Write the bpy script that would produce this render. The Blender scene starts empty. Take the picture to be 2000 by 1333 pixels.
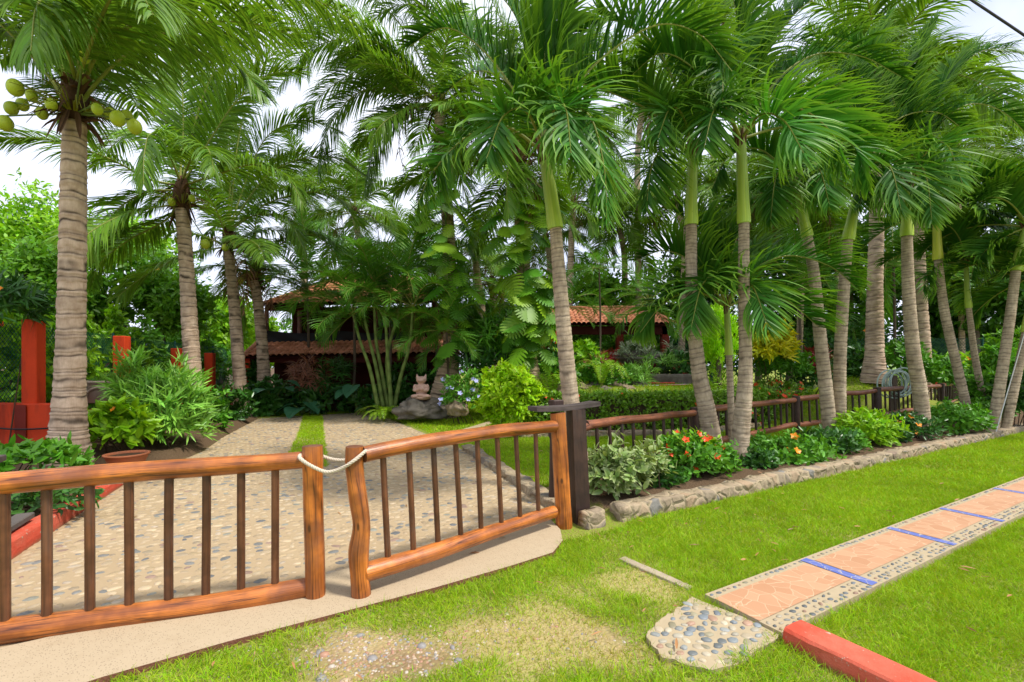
import bpy, math, random
import numpy as np
from mathutils import Vector, noise as mnoise

# ---------------------------------------------------------------- camera, world, sun, exposure
SC = bpy.context.scene
COL = SC.collection
CAM_H, F = 1.6, 900.0                      # eye height (m), focal length in photo pixels (2000 wide)
HOR = 715.0                                # photo row of the horizon
cam_d = bpy.data.cameras.new('camera')
cam_d.sensor_width = 36.0
cam_d.lens = 36.0 * F / 2000.0
cam_d.shift_y = (HOR - 666.5) / 2000.0
cam_d.clip_end = 3000
cam = bpy.data.objects.new('camera', cam_d)
COL.objects.link(cam)
cam.location = (0, 0, CAM_H)
cam.rotation_euler = (math.radians(90), 0, 0)
SC.camera = cam

SUN_EL, SUN_AZ = math.radians(60), math.radians(112)   # azimuth clockwise from +Y
world = bpy.data.worlds.new('World')
SC.world = world
world.use_nodes = True
wn = world.node_tree
wn.nodes.clear()
out = wn.nodes.new('ShaderNodeOutputWorld')
bg = wn.nodes.new('ShaderNodeBackground')
bg.inputs['Strength'].default_value = 0.1
sky = wn.nodes.new('ShaderNodeTexSky')
sky.sky_type = 'NISHITA'
sky.sun_disc = False
sky.sun_elevation = SUN_EL
sky.sun_rotation = SUN_AZ
tc = wn.nodes.new('ShaderNodeTexCoord')
nz = wn.nodes.new('ShaderNodeTexNoise')
nz.inputs['Scale'].default_value = 2.2
nz.inputs['Detail'].default_value = 6
nz.inputs['Roughness'].default_value = 0.6
rp = wn.nodes.new('ShaderNodeValToRGB')     # thin bright overcast with slightly darker cloud bellies
rp.color_ramp.elements[0].position = 0.30
rp.color_ramp.elements[0].color = (4.1, 4.5, 6.1, 1)
rp.color_ramp.elements[1].position = 0.62
rp.color_ramp.elements[1].color = (6.6, 6.8, 7.6, 1)
mx = wn.nodes.new('ShaderNodeMix')
mx.data_type = 'RGBA'
mx.inputs[0].default_value = 0.9
wn.links.new(tc.outputs['Generated'], nz.inputs['Vector'])
wn.links.new(nz.outputs['Fac'], rp.inputs['Fac'])
wn.links.new(sky.outputs['Color'], mx.inputs[6])
wn.links.new(rp.outputs['Color'], mx.inputs[7])
wn.links.new(mx.outputs[2], bg.inputs['Color'])
wn.links.new(bg.outputs[0], out.inputs['Surface'])

sun_d = bpy.data.lights.new('sun', 'SUN')
sun_d.energy = 2.4
sun_d.angle = math.radians(8)
sun_d.color = (1.0, 0.95, 0.86)
sun = bpy.data.objects.new('sun', sun_d)
COL.objects.link(sun)
_dir = Vector((math.sin(SUN_AZ) * math.cos(SUN_EL), math.cos(SUN_AZ) * math.cos(SUN_EL), math.sin(SUN_EL)))
sun.rotation_euler = _dir.to_track_quat('Z', 'Y').to_euler()

SC.view_settings.view_transform = 'Standard'
SC.view_settings.look = 'None'
SC.view_settings.exposure = 1.05
SC.view_settings.gamma = 1.0
SC.render.engine = 'CYCLES'
SC.cycles.max_bounces = 7
SC.cycles.diffuse_bounces = 4
SC.cycles.glossy_bounces = 2
SC.cycles.transmission_bounces = 4
SC.cycles.transparent_max_bounces = 6
SC.cycles.use_denoising = True

# ---------------------------------------------------------------- helpers
RNG = np.random.default_rng(7)
random.seed(7)

def P(px, py, Y):
    """photo pixel + distance -> world point (level camera, shifted lens)"""
    return np.array([(px - 1000.0) * Y / F, Y, CAM_H + (HOR - py) * Y / F])

def G(px, py, z=0.0):
    """photo pixel -> point on the level at height z"""
    Y = F * (CAM_H - z) / (py - HOR)
    return np.array([(px - 1000.0) * Y / F, Y, z])

def nrm(v):
    return v / np.maximum(np.linalg.norm(v, axis=-1, keepdims=True), 1e-9)

def sstep(a, b, x):
    t = np.clip((x - a) / (b - a), 0, 1)
    return t * t * (3 - 2 * t)

def terrain(X, Y):
    X = np.asarray(X, float); Y = np.asarray(Y, float)
    z = 0.95 * sstep(11.9, 14.4, Y) * sstep(-0.8, 2.2, X) * (1 - 0.6 * sstep(6, 10, X))
    z = z + 0.85 * np.exp(-(((X - 11.3) / 1.5) ** 2 + ((Y - 14.9) / 1.3) ** 2))
    return z

def inpoly(x, y, poly):
    poly = np.asarray(poly)[:, :2]
    ins = np.zeros(len(x), bool)
    j = len(poly) - 1
    for i in range(len(poly)):
        xi, yi = poly[i]; xj, yj = poly[j]
        c = ((yi > y) != (yj > y)) & (x < (xj - xi) * (y - yi) / (yj - yi + 1e-12) + xi)
        ins ^= c
        j = i
    return ins

def spline(pts, n):
    pts = np.asarray(pts, float)
    if len(pts) == 2:
        t = np.linspace(0, 1, n)[:, None]
        return pts[0] * (1 - t) + pts[1] * t
    q = np.vstack([2 * pts[0] - pts[1], pts, 2 * pts[-1] - pts[-2]])
    m = len(pts) - 1
    fine = []
    for i in range(m):
        t = np.linspace(0, 1, 24, endpoint=(i == m - 1))[:, None]
        p0, p1, p2, p3 = q[i], q[i + 1], q[i + 2], q[i + 3]
        fine.append(0.5 * (2 * p1 + (p2 - p0) * t + (2 * p0 - 5 * p1 + 4 * p2 - p3) * t ** 2 + (3 * p1 - p0 - 3 * p2 + p3) * t ** 3))
    fine = np.vstack(fine)
    d = np.r_[0, np.cumsum(np.linalg.norm(np.diff(fine, axis=0), axis=1))]
    s = np.linspace(0, d[-1], n)
    return np.stack([np.interp(s, d, fine[:, k]) for k in range(3)], 1)

class MB:
    """collects geometry; build() links it as ONE mesh object"""
    def __init__(self):
        self.v = []; self.t = []; self.uv = []; self.f = []; self.m = []; self.n = 0; self.sm = []
    def add(self, v, faces, mat=0, tint=None, uv=None, smooth=False):
        v = np.asarray(v, float).reshape(-1, 3)
        k = len(v)
        self.v.append(v)
        tt = np.ones((k, 3)) if tint is None else np.broadcast_to(np.asarray(tint, float), (k, 3))
        self.t.append(tt)
        self.uv.append(np.zeros((k, 2)) if uv is None else np.asarray(uv, float))
        faces = faces if isinstance(faces, list) else [faces]
        for fa in faces:
            fa = np.asarray(fa, int)
            if fa.size == 0: continue
            self.f.append(fa + self.n)
            self.m.append(np.full(len(fa), mat)); self.sm.append(np.full(len(fa), smooth))
        self.n += k
    def box(self, c, s, mat=0, rot=0.0, tint=None, bev=0.0):
        c = np.asarray(c, float); hx, hy, hz = np.asarray(s, float) / 2
        b = min(bev, hx * .9, hy * .9, hz * .9)
        if b <= 0:
            v = np.array([[x, y, z] for z in (-hz, hz) for y in (-hy, hy) for x in (-hx, hx)])
            f = np.array([[0, 2, 3, 1], [4, 5, 7, 6], [0, 1, 5, 4], [2, 6, 7, 3], [0, 4, 6, 2], [1, 3, 7, 5]])
        else:
            vs = []; idx = {}
            for sx in (-1, 1):
                for sy in (-1, 1):
                    for sz in (-1, 1):
                        for ax in range(3):
                            p = [sx * (hx - b), sy * (hy - b), sz * (hz - b)]
                            p[ax] = (sx * hx, sy * hy, sz * hz)[ax]
                            idx[(sx, sy, sz, ax)] = len(vs); vs.append(p)
            v = np.array(vs); f = []; tri = []
            for ax in range(3):
                o1, o2 = [a for a in range(3) if a != ax]
                for s0 in (-1, 1):
                    q = []
                    for a, bb in ((-1, -1), (1, -1), (1, 1), (-1, 1)):
                        key = [0, 0, 0]; key[ax] = s0; key[o1] = a; key[o2] = bb
                        q.append(idx[(key[0], key[1], key[2], ax)])
                    f.append(q)
            for ax in range(3):
                o1, o2 = [a for a in range(3) if a != ax]
                for a in (-1, 1):
                    for bb in (-1, 1):
                        k0 = [0, 0, 0]; k1 = [0, 0, 0]
                        k0[ax] = -1; k1[ax] = 1; k0[o1] = k1[o1] = a; k0[o2] = k1[o2] = bb
                        f.append([idx[(*k0, o1)], idx[(*k1, o1)], idx[(*k1, o2)], idx[(*k0, o2)]])
            for sx in (-1, 1):
                for sy in (-1, 1):
                    for sz in (-1, 1):
                        tri.append([idx[(sx, sy, sz, a)] for a in range(3)])
            f = [np.array(f), np.array(tri)]
        cs, sn = math.cos(rot), math.sin(rot)
        uv = np.stack([v[:, 0] + v[:, 1], v[:, 2] + v[:, 1] * .3], 1)
        v = np.stack([v[:, 0] * cs - v[:, 1] * sn, v[:, 0] * sn + v[:, 1] * cs, v[:, 2]], 1) + c
        self.add(v, f, mat, tint, uv)
    def tube(self, path, rad, sides=8, mat=0, tint=None, cap=True, capmat=None, smooth=True, flat=None):
        path = np.asarray(path, float); n = len(path)
        rad = np.broadcast_to(np.asarray(rad, float), (n,)) if np.ndim(rad) < 2 else np.asarray(rad)
        T = nrm(np.gradient(path, axis=0))
        a = np.array([0, 0, 1.0]) if abs(T[0][2]) < .9 else np.array([1.0, 0, 0])
        U = np.zeros_like(path)
        u = nrm(a - T[0] * (a @ T[0]))
        for i in range(n):
            u = nrm(u - T[i] * (u @ T[i])); U[i] = u
        V = np.cross(T, U)
        ang = np.linspace(0, 2 * math.pi, sides + 1)
        ca, sa = np.cos(ang), np.sin(ang)
        r = rad[:, None] if rad.ndim == 1 else np.c_[rad, rad[:, :1]]
        fl = 1.0 if flat is None else flat
        v = path[:, None, :] + (U[:, None, :] * ca[None, :, None] * fl + V[:, None, :] * sa[None, :, None]) * r[:, :, None]
        d = np.r_[0, np.cumsum(np.linalg.norm(np.diff(path, axis=0), axis=1))]
        uv = np.stack(np.broadcast_arrays(ang[None, :] / (2 * math.pi), d[:, None]), -1).reshape(-1, 2)
        m = sides + 1
        i, j = np.meshgrid(np.arange(n - 1), np.arange(sides), indexing='ij')
        q = np.stack([i * m + j, i * m + j + 1, (i + 1) * m + j + 1, (i + 1) * m + j], -1).reshape(-1, 4)
        tt = None
        if tint is not None:
            tint = np.asarray(tint, float)
            if tint.ndim == 3: tt = np.concatenate([tint, tint[:, :1]], 1).reshape(-1, 3)
            elif tint.ndim == 2: tt = np.repeat(tint, m, 0)
            else: tt = tint
        self.add(v.reshape(-1, 3), q, mat, tt, uv, smooth)
        if cap:
            for e, o in ((0, -1), (n - 1, 1)):
                ring = v[e, :sides]
                vv = np.vstack([ring, path[e][None] + T[e] * o * rad.mean() * .12])
                k = np.arange(sides)
                tri = np.stack([k, (k + 1) % sides, np.full(sides, sides)], 1)
                if o < 0: tri = tri[:, ::-1]
                self.add(vv, tri, mat if capmat is None else capmat, (tt if tt is not None and tt.ndim == 1 else None), np.stack([ca[:sides] * .3, sa[:sides] * .3], 1).tolist() + [[0, 0]])
    def blob(self, c, r, seed=0, amp=.15, freq=1.5, nu=20, nv=12, mat=0, tint=None, flatten=None, smooth=True):
        c = np.asarray(c, float); r = np.broadcast_to(np.asarray(r, float), (3,))
        th = np.linspace(0, 2 * math.pi, nu, endpoint=False); ph = np.linspace(0, math.pi, nv)
        v = np.stack([np.outer(np.sin(ph), np.cos(th)), np.outer(np.sin(ph), np.sin(th)), np.outer(np.cos(ph), np.ones(nu))], -1).reshape(-1, 3)
        if amp:
            k = np.array([1 + amp * mnoise.fractal(Vector(p * freq + seed * 7.31), 1.0, 2.0, 3) for p in v])
            v = v * k[:, None]
        if flatten: v[:, 2] = np.maximum(v[:, 2], -flatten)
        i, j = np.meshgrid(np.arange(nv - 1), np.arange(nu), indexing='ij')
        q = np.stack([i * nu + j, (i + 1) * nu + j, (i + 1) * nu + (j + 1) % nu, i * nu + (j + 1) % nu], -1).reshape(-1, 4)
        self.add(v * r + c, q, mat, tint, np.stack([v[:, 0], v[:, 2]], 1), smooth)
    def strips(self, p, d, N, L, W, segs=3, prof=None, droop=0., tint=None, fold=0., mat=0, wind=(0, 0, -1.), twist=0., tipd=0.):
        """n leaf blades at once: base p, direction d, face normal N, length L, width W"""
        p = np.asarray(p, float).copy(); n = len(p)
        if n == 0: return
        d = nrm(np.broadcast_to(np.asarray(d, float), (n, 3))).copy()
        N = np.broadcast_to(np.asarray(N, float), (n, 3))
        L = np.broadcast_to(np.asarray(L, float), (n,)); W = np.broadcast_to(np.asarray(W, float), (n,))
        g = np.asarray(wind, float); dr = np.broadcast_to(np.asarray(droop, float), (n,))
        if prof is None: prof = np.array([.35, 1, .8, .05]) if segs == 3 else np.r_[.4, np.sin(np.linspace(.35, 1, segs) * math.pi) + .04]
        prof = np.asarray(prof, float)
        cols = 3 if fold else 2
        vs = np.zeros((n, segs + 1, cols, 3))
        S = nrm(np.cross(d, N)); 
        for k in range(segs + 1):
            S = nrm(S - d * np.sum(S * d, 1, keepdims=True))
            hw = (W * prof[k] / 2)[:, None]
            nn = np.cross(S, d)
            vs[:, k, 0] = p - S * hw
            vs[:, k, cols - 1] = p + S * hw
            if fold:
                vs[:, k, 1] = p - nn * hw * fold
            p = p + d * (L / segs)[:, None]
            d = nrm(d + g * (dr / segs * (1. if not tipd else (1 + tipd) * ((k + 1) / segs) ** tipd))[:, None])
            if twist: S = nrm(S + nn * twist / segs)
        per = (segs + 1) * cols
        b = np.arange(n)[:, None] * per
        fs = []
        for k in range(segs):
            for c in range(cols - 1):
                o = k * cols + c
                fs.append(b + np.array([[o, o + 1, o + cols + 1, o + cols]]))
        f = np.stack(fs, 1).reshape(-1, 4)
        tt = None if tint is None else (np.repeat(np.broadcast_to(np.asarray(tint, float), (n, 3)), per, 0))
        vv = np.linspace(0, 1, segs + 1)[:, None].repeat(cols, 1)
        uu = np.linspace(0, 1, cols)[None].repeat(segs + 1, 0)
        uv = np.broadcast_to(np.stack([uu, vv], -1)[None], (n, segs + 1, cols, 2)).reshape(-1, 2)
        self.add(vs.reshape(-1, 3), f, mat, tt, uv, bool(fold == 0))
    def mesh(self, name, mats, origin=(0, 0, 0)):
        me = bpy.data.meshes.new(name)
        if not self.v: 
            return me
        v = np.vstack(self.v) - np.asarray(origin, float)
        me.vertices.add(len(v)); me.vertices.foreach_set('co', v.astype(np.float32).ravel())
        tot = np.concatenate([np.full(len(f), f.shape[1]) for f in self.f])
        li = np.concatenate([f.ravel() for f in self.f])
        me.loops.add(len(li)); me.loops.foreach_set('vertex_index', li.astype(np.int32))
        me.polygons.add(len(tot))
        me.polygons.foreach_set('loop_start', np.r_[0, np.cumsum(tot)[:-1]].astype(np.int32))
        me.polygons.foreach_set('loop_total', tot.astype(np.int32))
        me.polygons.foreach_set('material_index', np.concatenate(self.m).astype(np.int32))
        me.polygons.foreach_set('use_smooth', np.concatenate(self.sm).astype(bool))
        uvl = me.uv_layers.new(name='UVMap')
        uvl.data.foreach_set('uv', np.vstack(self.uv)[li].astype(np.float32).ravel())
        at = me.attributes.new('tint', 'FLOAT_COLOR', 'POINT')
        t = np.c_[np.vstack(self.t), np.ones(len(v))]
        at.data.foreach_set('color', t.astype(np.float32).ravel())
        for m in (mats if isinstance(mats, (list, tuple)) else [mats]): me.materials.append(m)
        me.update(); me.validate()
        return me
    def build(self, name, mats, parent=None, origin=None):
        """world-space geometry -> object; parts are stored relative to their thing's base"""
        if parent is not None:
            r = parent
            while r.parent: r = r.parent
            origin = np.array(r.location)
        o = bpy.data.objects.new(name, self.mesh(name, mats, (0, 0, 0) if origin is None else origin))
        COL.objects.link(o)
        if parent is not None: o.parent = parent
        elif origin is not None: o.location = tuple(origin)
        return o

def tag(o, label=None, cat=None, group=None, kind=None):
    if label: o['label'] = label
    if cat: o['category'] = cat
    if group: o['group'] = group
    if kind: o['kind'] = kind
    return o

def thing(name, label, cat, loc, group=None):
    o = bpy.data.objects.new(name, None)
    o.empty_display_size = .2
    COL.objects.link(o); o.location = tuple(float(x) for x in loc)
    return tag(o, label, cat, group)

def part(name, mesh, parent, loc=(0, 0, 0), rot=(0, 0, 0), scale=1.0, label=None):
    o = bpy.data.objects.new(name, mesh); COL.objects.link(o); o.parent = parent
    o.location = tuple(float(x) for x in loc); o.rotation_euler = rot; o.scale = (scale,) * 3 if np.isscalar(scale) else scale
    if label: o['label'] = label
    return o

# ---------------------------------------------------------------- materials
class NB:
    def __init__(self, name):
        self.m = bpy.data.materials.new(name); self.m.use_nodes = True
        self.t = self.m.node_tree; self.t.nodes.clear()
        self.o = self.n('ShaderNodeOutputMaterial')
    def n(self, typ, **kw):
        nd = self.t.nodes.new(typ)
        for k, v in kw.items():
            setattr(nd, k, v)
        return nd
    def set(self, nd, **ins):
        for k, v in ins.items():
            key = k.replace('_', ' ')
            s = nd.inputs[int(k[1:])] if k[0] == 'i' and k[1:].isdigit() else nd.inputs[key]
            if isinstance(v, bpy.types.NodeSocket): self.t.links.new(v, s)
            else: s.default_value = v
        return nd
    def coord(self, kind='Object'):
        return self.n('ShaderNodeTexCoord').outputs[kind]
    def scale(self, vec, s):
        mp = self.n('ShaderNodeMapping'); self.set(mp, Vector=vec); mp.inputs['Scale'].default_value = s
        return mp.outputs[0]
    def noise(self, vec, scale, detail=4, rough=.55):
        nd = self.n('ShaderNodeTexNoise'); self.set(nd, Vector=vec, Scale=scale, Detail=detail, Roughness=rough)
        return nd.outputs['Fac']
    def voro(self, vec, scale, feature='F1', out='Distance', rand=1.0):
        nd = self.n('ShaderNodeTexVoronoi'); nd.feature = feature
        self.set(nd, Vector=vec, Scale=scale, Randomness=rand)
        return nd.outputs[out]
    def ramp(self, fac, stops):
        nd = self.n('ShaderNodeValToRGB'); cr = nd.color_ramp
        while len(cr.elements) < len(stops): cr.elements.new(.5)
        for e, (p, c) in zip(cr.elements, stops):
            e.position = p; e.color = (*c, 1) if len(c) == 3 else c
        self.set(nd, Fac=fac)
        return nd.outputs['Color']
    def mix(self, f, a, b, mode='MIX'):
        nd = self.n('ShaderNodeMix', data_type='RGBA', blend_type=mode)
        for i, v in ((0, f), (6, a), (7, b)):
            if isinstance(v, bpy.types.NodeSocket): self.t.links.new(v, nd.inputs[i])
            else: nd.inputs[i].default_value = v if np.isscalar(v) else (*v, 1)
        return nd.outputs[2]
    def math(self, op, a, b=0.):
        nd = self.n('ShaderNodeMath', operation=op)
        for i, v in ((0, a), (1, b)):
            if isinstance(v, bpy.types.NodeSocket): self.t.links.new(v, nd.inputs[i])
            else: nd.inputs[i].default_value = v
        return nd.outputs[0]
    def tint(self):
        return self.n('ShaderNodeAttribute', attribute_name='tint').outputs['Color']
    def bump(self, h, strength=.4, dist=.01):
        nd = self.n('ShaderNodeBump'); self.set(nd, Height=h, Strength=strength, Distance=dist)
        return nd.outputs[0]
    def surf(self, col, rough=.7, bump=None, spec=.3, coat=0.):
        b = self.n('ShaderNodeBsdfPrincipled')
        self.set(b, Base_Color=col if isinstance(col, bpy.types.NodeSocket) else (*col, 1), Roughness=rough, Specular_IOR_Level=spec)
        if coat: self.set(b, Coat_Weight=coat, Coat_Roughness=.25)
        if bump is not None: self.set(b, Normal=bump)
        self.t.links.new(b.outputs[0], self.o.inputs['Surface'])
        return self.m
    def leaf(self, col, rough=.42, trans=.3, spec=.35, bump=None):
        b = self.n('ShaderNodeBsdfPrincipled')
        self.set(b, Base_Color=col, Roughness=rough, Specular_IOR_Level=spec)
        if bump is not None: self.set(b, Normal=bump)
        tr = self.n('ShaderNodeBsdfTranslucent')
        warm = self.mix(1.0, col, (1.25, 1.15, .55), 'MULTIPLY')
        self.set(tr, Color=warm)
        mixs = self.n('ShaderNodeMixShader'); mixs.inputs[0].default_value = trans
        self.t.links.new(b.outputs[0], mixs.inputs[1]); self.t.links.new(tr.outputs[0], mixs.inputs[2])
        self.t.links.new(mixs.outputs[0], self.o.inputs['Surface'])
        return self.m

def leaf_mat(name, c, vary=.35, rough=.42, trans=.3, spec=.35, tip=None):
    b = NB(name)
    col = b.mix(1.0, c, b.tint(), 'MULTIPLY')
    nz = b.noise(b.coord('Object'), 1.7, 3)
    col = b.mix(b.math('MULTIPLY', nz, vary), col, tuple(min(1, x * f) for x, f in zip(c, (2.2, 1.7, 1.0))))
    if tip is not None:
        sep = b.n('ShaderNodeSeparateXYZ'); b.set(sep, Vector=b.coord('UV'))
        col = b.mix(b.math('POWER', sep.outputs[1], 2.5), col, tip)
    return b.leaf(col, rough, trans, spec)

def wood_mat(name, dark, light, streak=(14, 1.6, 1), rough=.4, coat=.3, cracks=True):
    b = NB(name)
    uv = b.coord('UV')
    n1 = b.noise(b.scale(uv, (9, 1.1, 1)), 1.0, 5, .6)
    n2 = b.noise(b.scale(uv, (60, 3.0, 1)), 1.0, 3, .6)
    n3 = b.noise(b.scale(b.coord('Object'), (1, 1, 1)), 5.0, 3, .6)
    col = b.ramp(n1, [(.28, dark), (.45, tuple(.45 * a + .55 * c for a, c in zip(dark, light))), (.62, light)])
    col = b.mix(b.ramp(n2, [(.30, (1, 1, 1)), (.42, (0, 0, 0))]), col, tuple(x * .45 for x in dark))
    col = b.mix(b.math('MULTIPLY', b.ramp(n3, [(.38, (1, 1, 1)), (.60, (0, 0, 0))]), .6), col, tuple(x * .8 for x in dark))
    col = b.mix(b.math('MULTIPLY', b.ramp(b.noise(b.coord('Object'), 2.1, 5, .7), [(.52, (0, 0, 0)), (.72, (1, 1, 1))]), .45), col, tuple(.6 * x + .06 for x in dark))
    h = b.math('ADD', n1, n2)
    if cracks:
        cr = b.ramp(b.noise(b.scale(uv, (7, .5, 1)), 1.3, 2, .4), [(.485, (0, 0, 0)), (.497, (1, 1, 1)), (.503, (1, 1, 1)), (.515, (0, 0, 0))])
        col = b.mix(b.math('MULTIPLY', cr, .75), col, tuple(x * .25 for x in dark))
    if cracks:   # knots
        kn = b.ramp(b.voro(b.scale(uv, (2.6, 2.3, 1)), 1.0), [(.045, (1, 1, 1)), (.085, (0, 0, 0))])
        col = b.mix(b.math('MULTIPLY', kn, .85), col, tuple(x * .3 for x in dark))
    col = b.mix(1.0, col, b.tint(), 'MULTIPLY')
    return b.surf(col, rough, b.bump(h, .35, .008), .4, coat)

def plain_mat(name, c, vary=.25, scale=6., rough=.7, bump=.2, spec=.25, stains=None):
    b = NB(name)
    co = b.coord('Object')
    n1 = b.noise(co, scale, 6, .6); n2 = b.noise(co, scale * 12, 3, .6)
    col = b.mix(n1, tuple(x * (1 - vary) for x in c), tuple(min(1, x * (1 + vary)) for x in c))
    col = b.mix(b.math('MULTIPLY', n2, .25), col, tuple(x * .6 for x in c))
    if stains:
        col = b.mix(b.math('MULTIPLY', b.ramp(b.noise(b.scale(co, (3, 3, .7)), 1.4, 5, .65), [(.48, (0, 0, 0)), (.68, (1, 1, 1))]), .6), col, stains)
    col = b.mix(1.0, col, b.tint(), 'MULTIPLY')
    return b.surf(col, rough, b.bump(b.math('ADD', n1, n2), bump, .01), spec)

M = {}
M['wood'] = wood_mat('varnished_log', (.17, .042, .010), (.62, .195, .030), rough=.36, coat=.35)
M['wood_end'] = wood_mat('log_end', (.10, .035, .015), (.22, .08, .03), rough=.6, coat=0, cracks=False)
M['rail_wood'] = wood_mat('fence_rail_log', (.13, .040, .018), (.36, .125, .055), rough=.5, coat=.1)
M['dark_wood'] = wood_mat('dark_stained_wood', (.022, .011, .008), (.070, .034, .022), rough=.55, coat=.05, cracks=False)
M['slat'] = wood_mat('baluster_wood', (.048, .018, .008), (.175, .066, .026), rough=.45, coat=.15, cracks=False)
M['grey_board'] = wood_mat('weathered_board', (.035, .025, .022), (.10, .075, .068), rough=.7, coat=0, cracks=False)
M['red_paint'] = plain_mat('red_painted_plaster', (.64, .055, .012), .22, 3, .75, .25, .2, stains=(.17, .02, .010))
M['red_kerb'] = plain_mat('red_kerb_paint', (.55, .085, .045), .3, 7, .85, .6, .15, stains=(.30, .10, .06))
b = NB('chipped_red_paint'); co = b.coord('Object'); n1 = b.noise(co, 5, 6, .65); n2 = b.noise(co, 26, 5, .7); n3 = b.noise(co, 3, 4)
col = b.mix(n1, (.42, .055, .03), (.62, .10, .055))
col = b.mix(b.math('MULTIPLY', b.ramp(n3, [(.45, (0, 0, 0)), (.7, (1, 1, 1))]), .5), col, (.55, .20, .13))
col = b.mix(b.ramp(n2, [(.635, (0, 0, 0)), (.665, (1, 1, 1))]), col, (.42, .36, .28))
sepz = b.n('ShaderNodeSeparateXYZ'); b.set(sepz, Vector=co)
mud = b.math('MULTIPLY', b.ramp(b.math('ADD', sepz.outputs[2], b.math('MULTIPLY', n1, .05)), [(.04, (1, 1, 1)), (.075, (0, 0, 0))]), .6)
M['red_kerb_worn'] = b.surf(b.mix(mud, col, (.20, .13, .07)), .85, b.bump(b.math('ADD', n1, n2), .7, .012), .15)
M['dark_red'] = plain_mat('dark_red_paint', (.20, .020, .010), .25, 3, .7, .2, .2)
M['maroon'] = plain_mat('maroon_plaster', (.075, .012, .008), .3, 3, .8, .2, .2)
M['terracotta'] = plain_mat('terracotta', (.40, .13, .055), .25, 5, .8, .2, .2, stains=(.28, .12, .07))
M['pale_clay'] = plain_mat('pale_clay', (.42, .33, .25), .3, 6, .85, .3, .2)
M['rock'] = plain_mat('grey_rock', (.19, .165, .13), .55, 3.5, .9, 1.0, .15, stains=(.05, .048, .04))
M['tan_rock'] = plain_mat('tan_rock', (.30, .23, .15), .45, 4, .9, .9, .15, stains=(.10, .085, .06))
b = NB('pink_stone'); n1 = b.noise(b.coord('Object'), 9, 6, .65)
M['statue'] = b.surf(b.mix(n1, (.40, .24, .18), (.62, .42, .33)), .85, b.bump(n1, .4, .01), .2)
M['concrete'] = plain_mat('kerb_concrete', (.40, .33, .23), .25, 4, .9, .5, .15, stains=(.22, .18, .12))
M['brick_pink'] = plain_mat('pink_brick', (.52, .14, .11), .25, 8, .9, .5, .15)
M['brick_dark'] = plain_mat('grey_brick', (.11, .095, .085), .3, 8, .9, .5, .15)
M['black'] = plain_mat('black_rubber', (.012, .012, .012), .2, 5, .5, .1)
M['net'] = plain_mat('black_shade_net', (.022, .023, .027), .4, 5, .6, .3)
M['soil'] = plain_mat('garden_soil', (.085, .050, .028), .45, 5, .95, .9, .1)
M['rope'] = plain_mat('cream_rope', (.62, .54, .42), .2, 30, .9, .4, .1)
M['hose'] = plain_mat('pale_green_hose', (.42, .52, .46), .2, 8, .45, .1)
M['cable'] = plain_mat('cable', (.05, .045, .05), .2, 8, .5, .1)
M['wire'] = plain_mat('steel_wire', (.55, .55, .52), .1, 8, .4, .1, .5)
M['chain'] = plain_mat('green_mesh_coating', (.010, .075, .060), .2, 8, .5, .1)
b = NB('lamp_glow'); e = b.n('ShaderNodeEmission'); e.inputs[0].default_value = (1, .38, .08, 1); e.inputs[1].default_value = 2.2
b.t.links.new(e.outputs[0], b.o.inputs['Surface']); M['glow'] = b.m

def leafset(key, c, **kw): M[key] = leaf_mat(key.replace('L_', '') + '_leaf', c, **kw)
leafset('L_coco', (.105, .235, .020), trans=.38, spec=.28, rough=.42)
leafset('L_manila', (.034, .140, .014), trans=.26, spec=.16, rough=.48, vary=.25, tip=(.22, .40, .025))
leafset('L_areca', (.075, .225, .018), trans=.32)
leafset('L_oleander', (.19, .43, .065), trans=.28, spec=.4)
leafset('L_lime', (.34, .60, .012), trans=.35, vary=.25)
leafset('L_lime2', (.20, .42, .012), trans=.35, vary=.25)
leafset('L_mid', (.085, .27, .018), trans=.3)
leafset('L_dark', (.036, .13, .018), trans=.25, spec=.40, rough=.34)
leafset('L_hedge', (.12, .27, .012), trans=.25)
leafset('L_tree', (.11, .30, .016), trans=.38)
leafset('L_treelight', (.22, .48, .02), trans=.4)
leafset('L_jungle', (.050, .155, .014), trans=.25)
leafset('L_taro', (.040, .145, .075), trans=.25, spec=.4)
leafset('L_thuja', (.30, .62, .006), trans=.2, vary=.2)
leafset('L_red', (.22, .020, .025), trans=.25)
leafset('L_pinkbrown', (.26, .12, .08), trans=.25)
leafset('L_grey', (.24, .32, .22), trans=.2)
leafset('L_varieg', (.16, .27, .07), trans=.25, tip=(.44, .50, .25))
leafset('L_yellow', (.50, .52, .012), trans=.3)
leafset('L_vine', (.20, .45, .018), trans=.38, spec=.4)
leafset('L_grass', (.255, .435, .012), trans=.32, spec=.12, rough=.6, vary=.3)
leafset('L_dead', (.16, .095, .05), trans=.1, vary=.4)
leafset('F_orange', (.85, .085, .015), trans=.2, vary=.1)
leafset('F_yellow', (.85, .50, .01), trans=.2, vary=.1)
leafset('F_blue', (.42, .45, .80), trans=.2, vary=.1)
leafset('F_purple', (.50, .30, .52), trans=.2, vary=.1)
leafset('F_amber', (.85, .28, .01), trans=.2, vary=.1)
M['stem'] = plain_mat('woody_stem', (.085, .060, .035), .4, 8, .9, .5, .1)
M['stem_green'] = plain_mat('green_stem', (.14, .20, .045), .3, 8, .6, .2, .2)
M['rachis'] = plain_mat('frond_midrib', (.24, .27, .045), .3, 3, .5, .1, .3)
M['fibre'] = plain_mat('brown_leaf_sheath', (.13, .070, .038), .5, 6, .9, .8, .1)
M['nut'] = plain_mat('coconut_husk', (.42, .52, .03), .3, 6, .45, .1, .35)
M['trunk_bark'] = plain_mat('tree_bark', (.14, .105, .075), .4, 6, .95, .9, .1)

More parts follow.
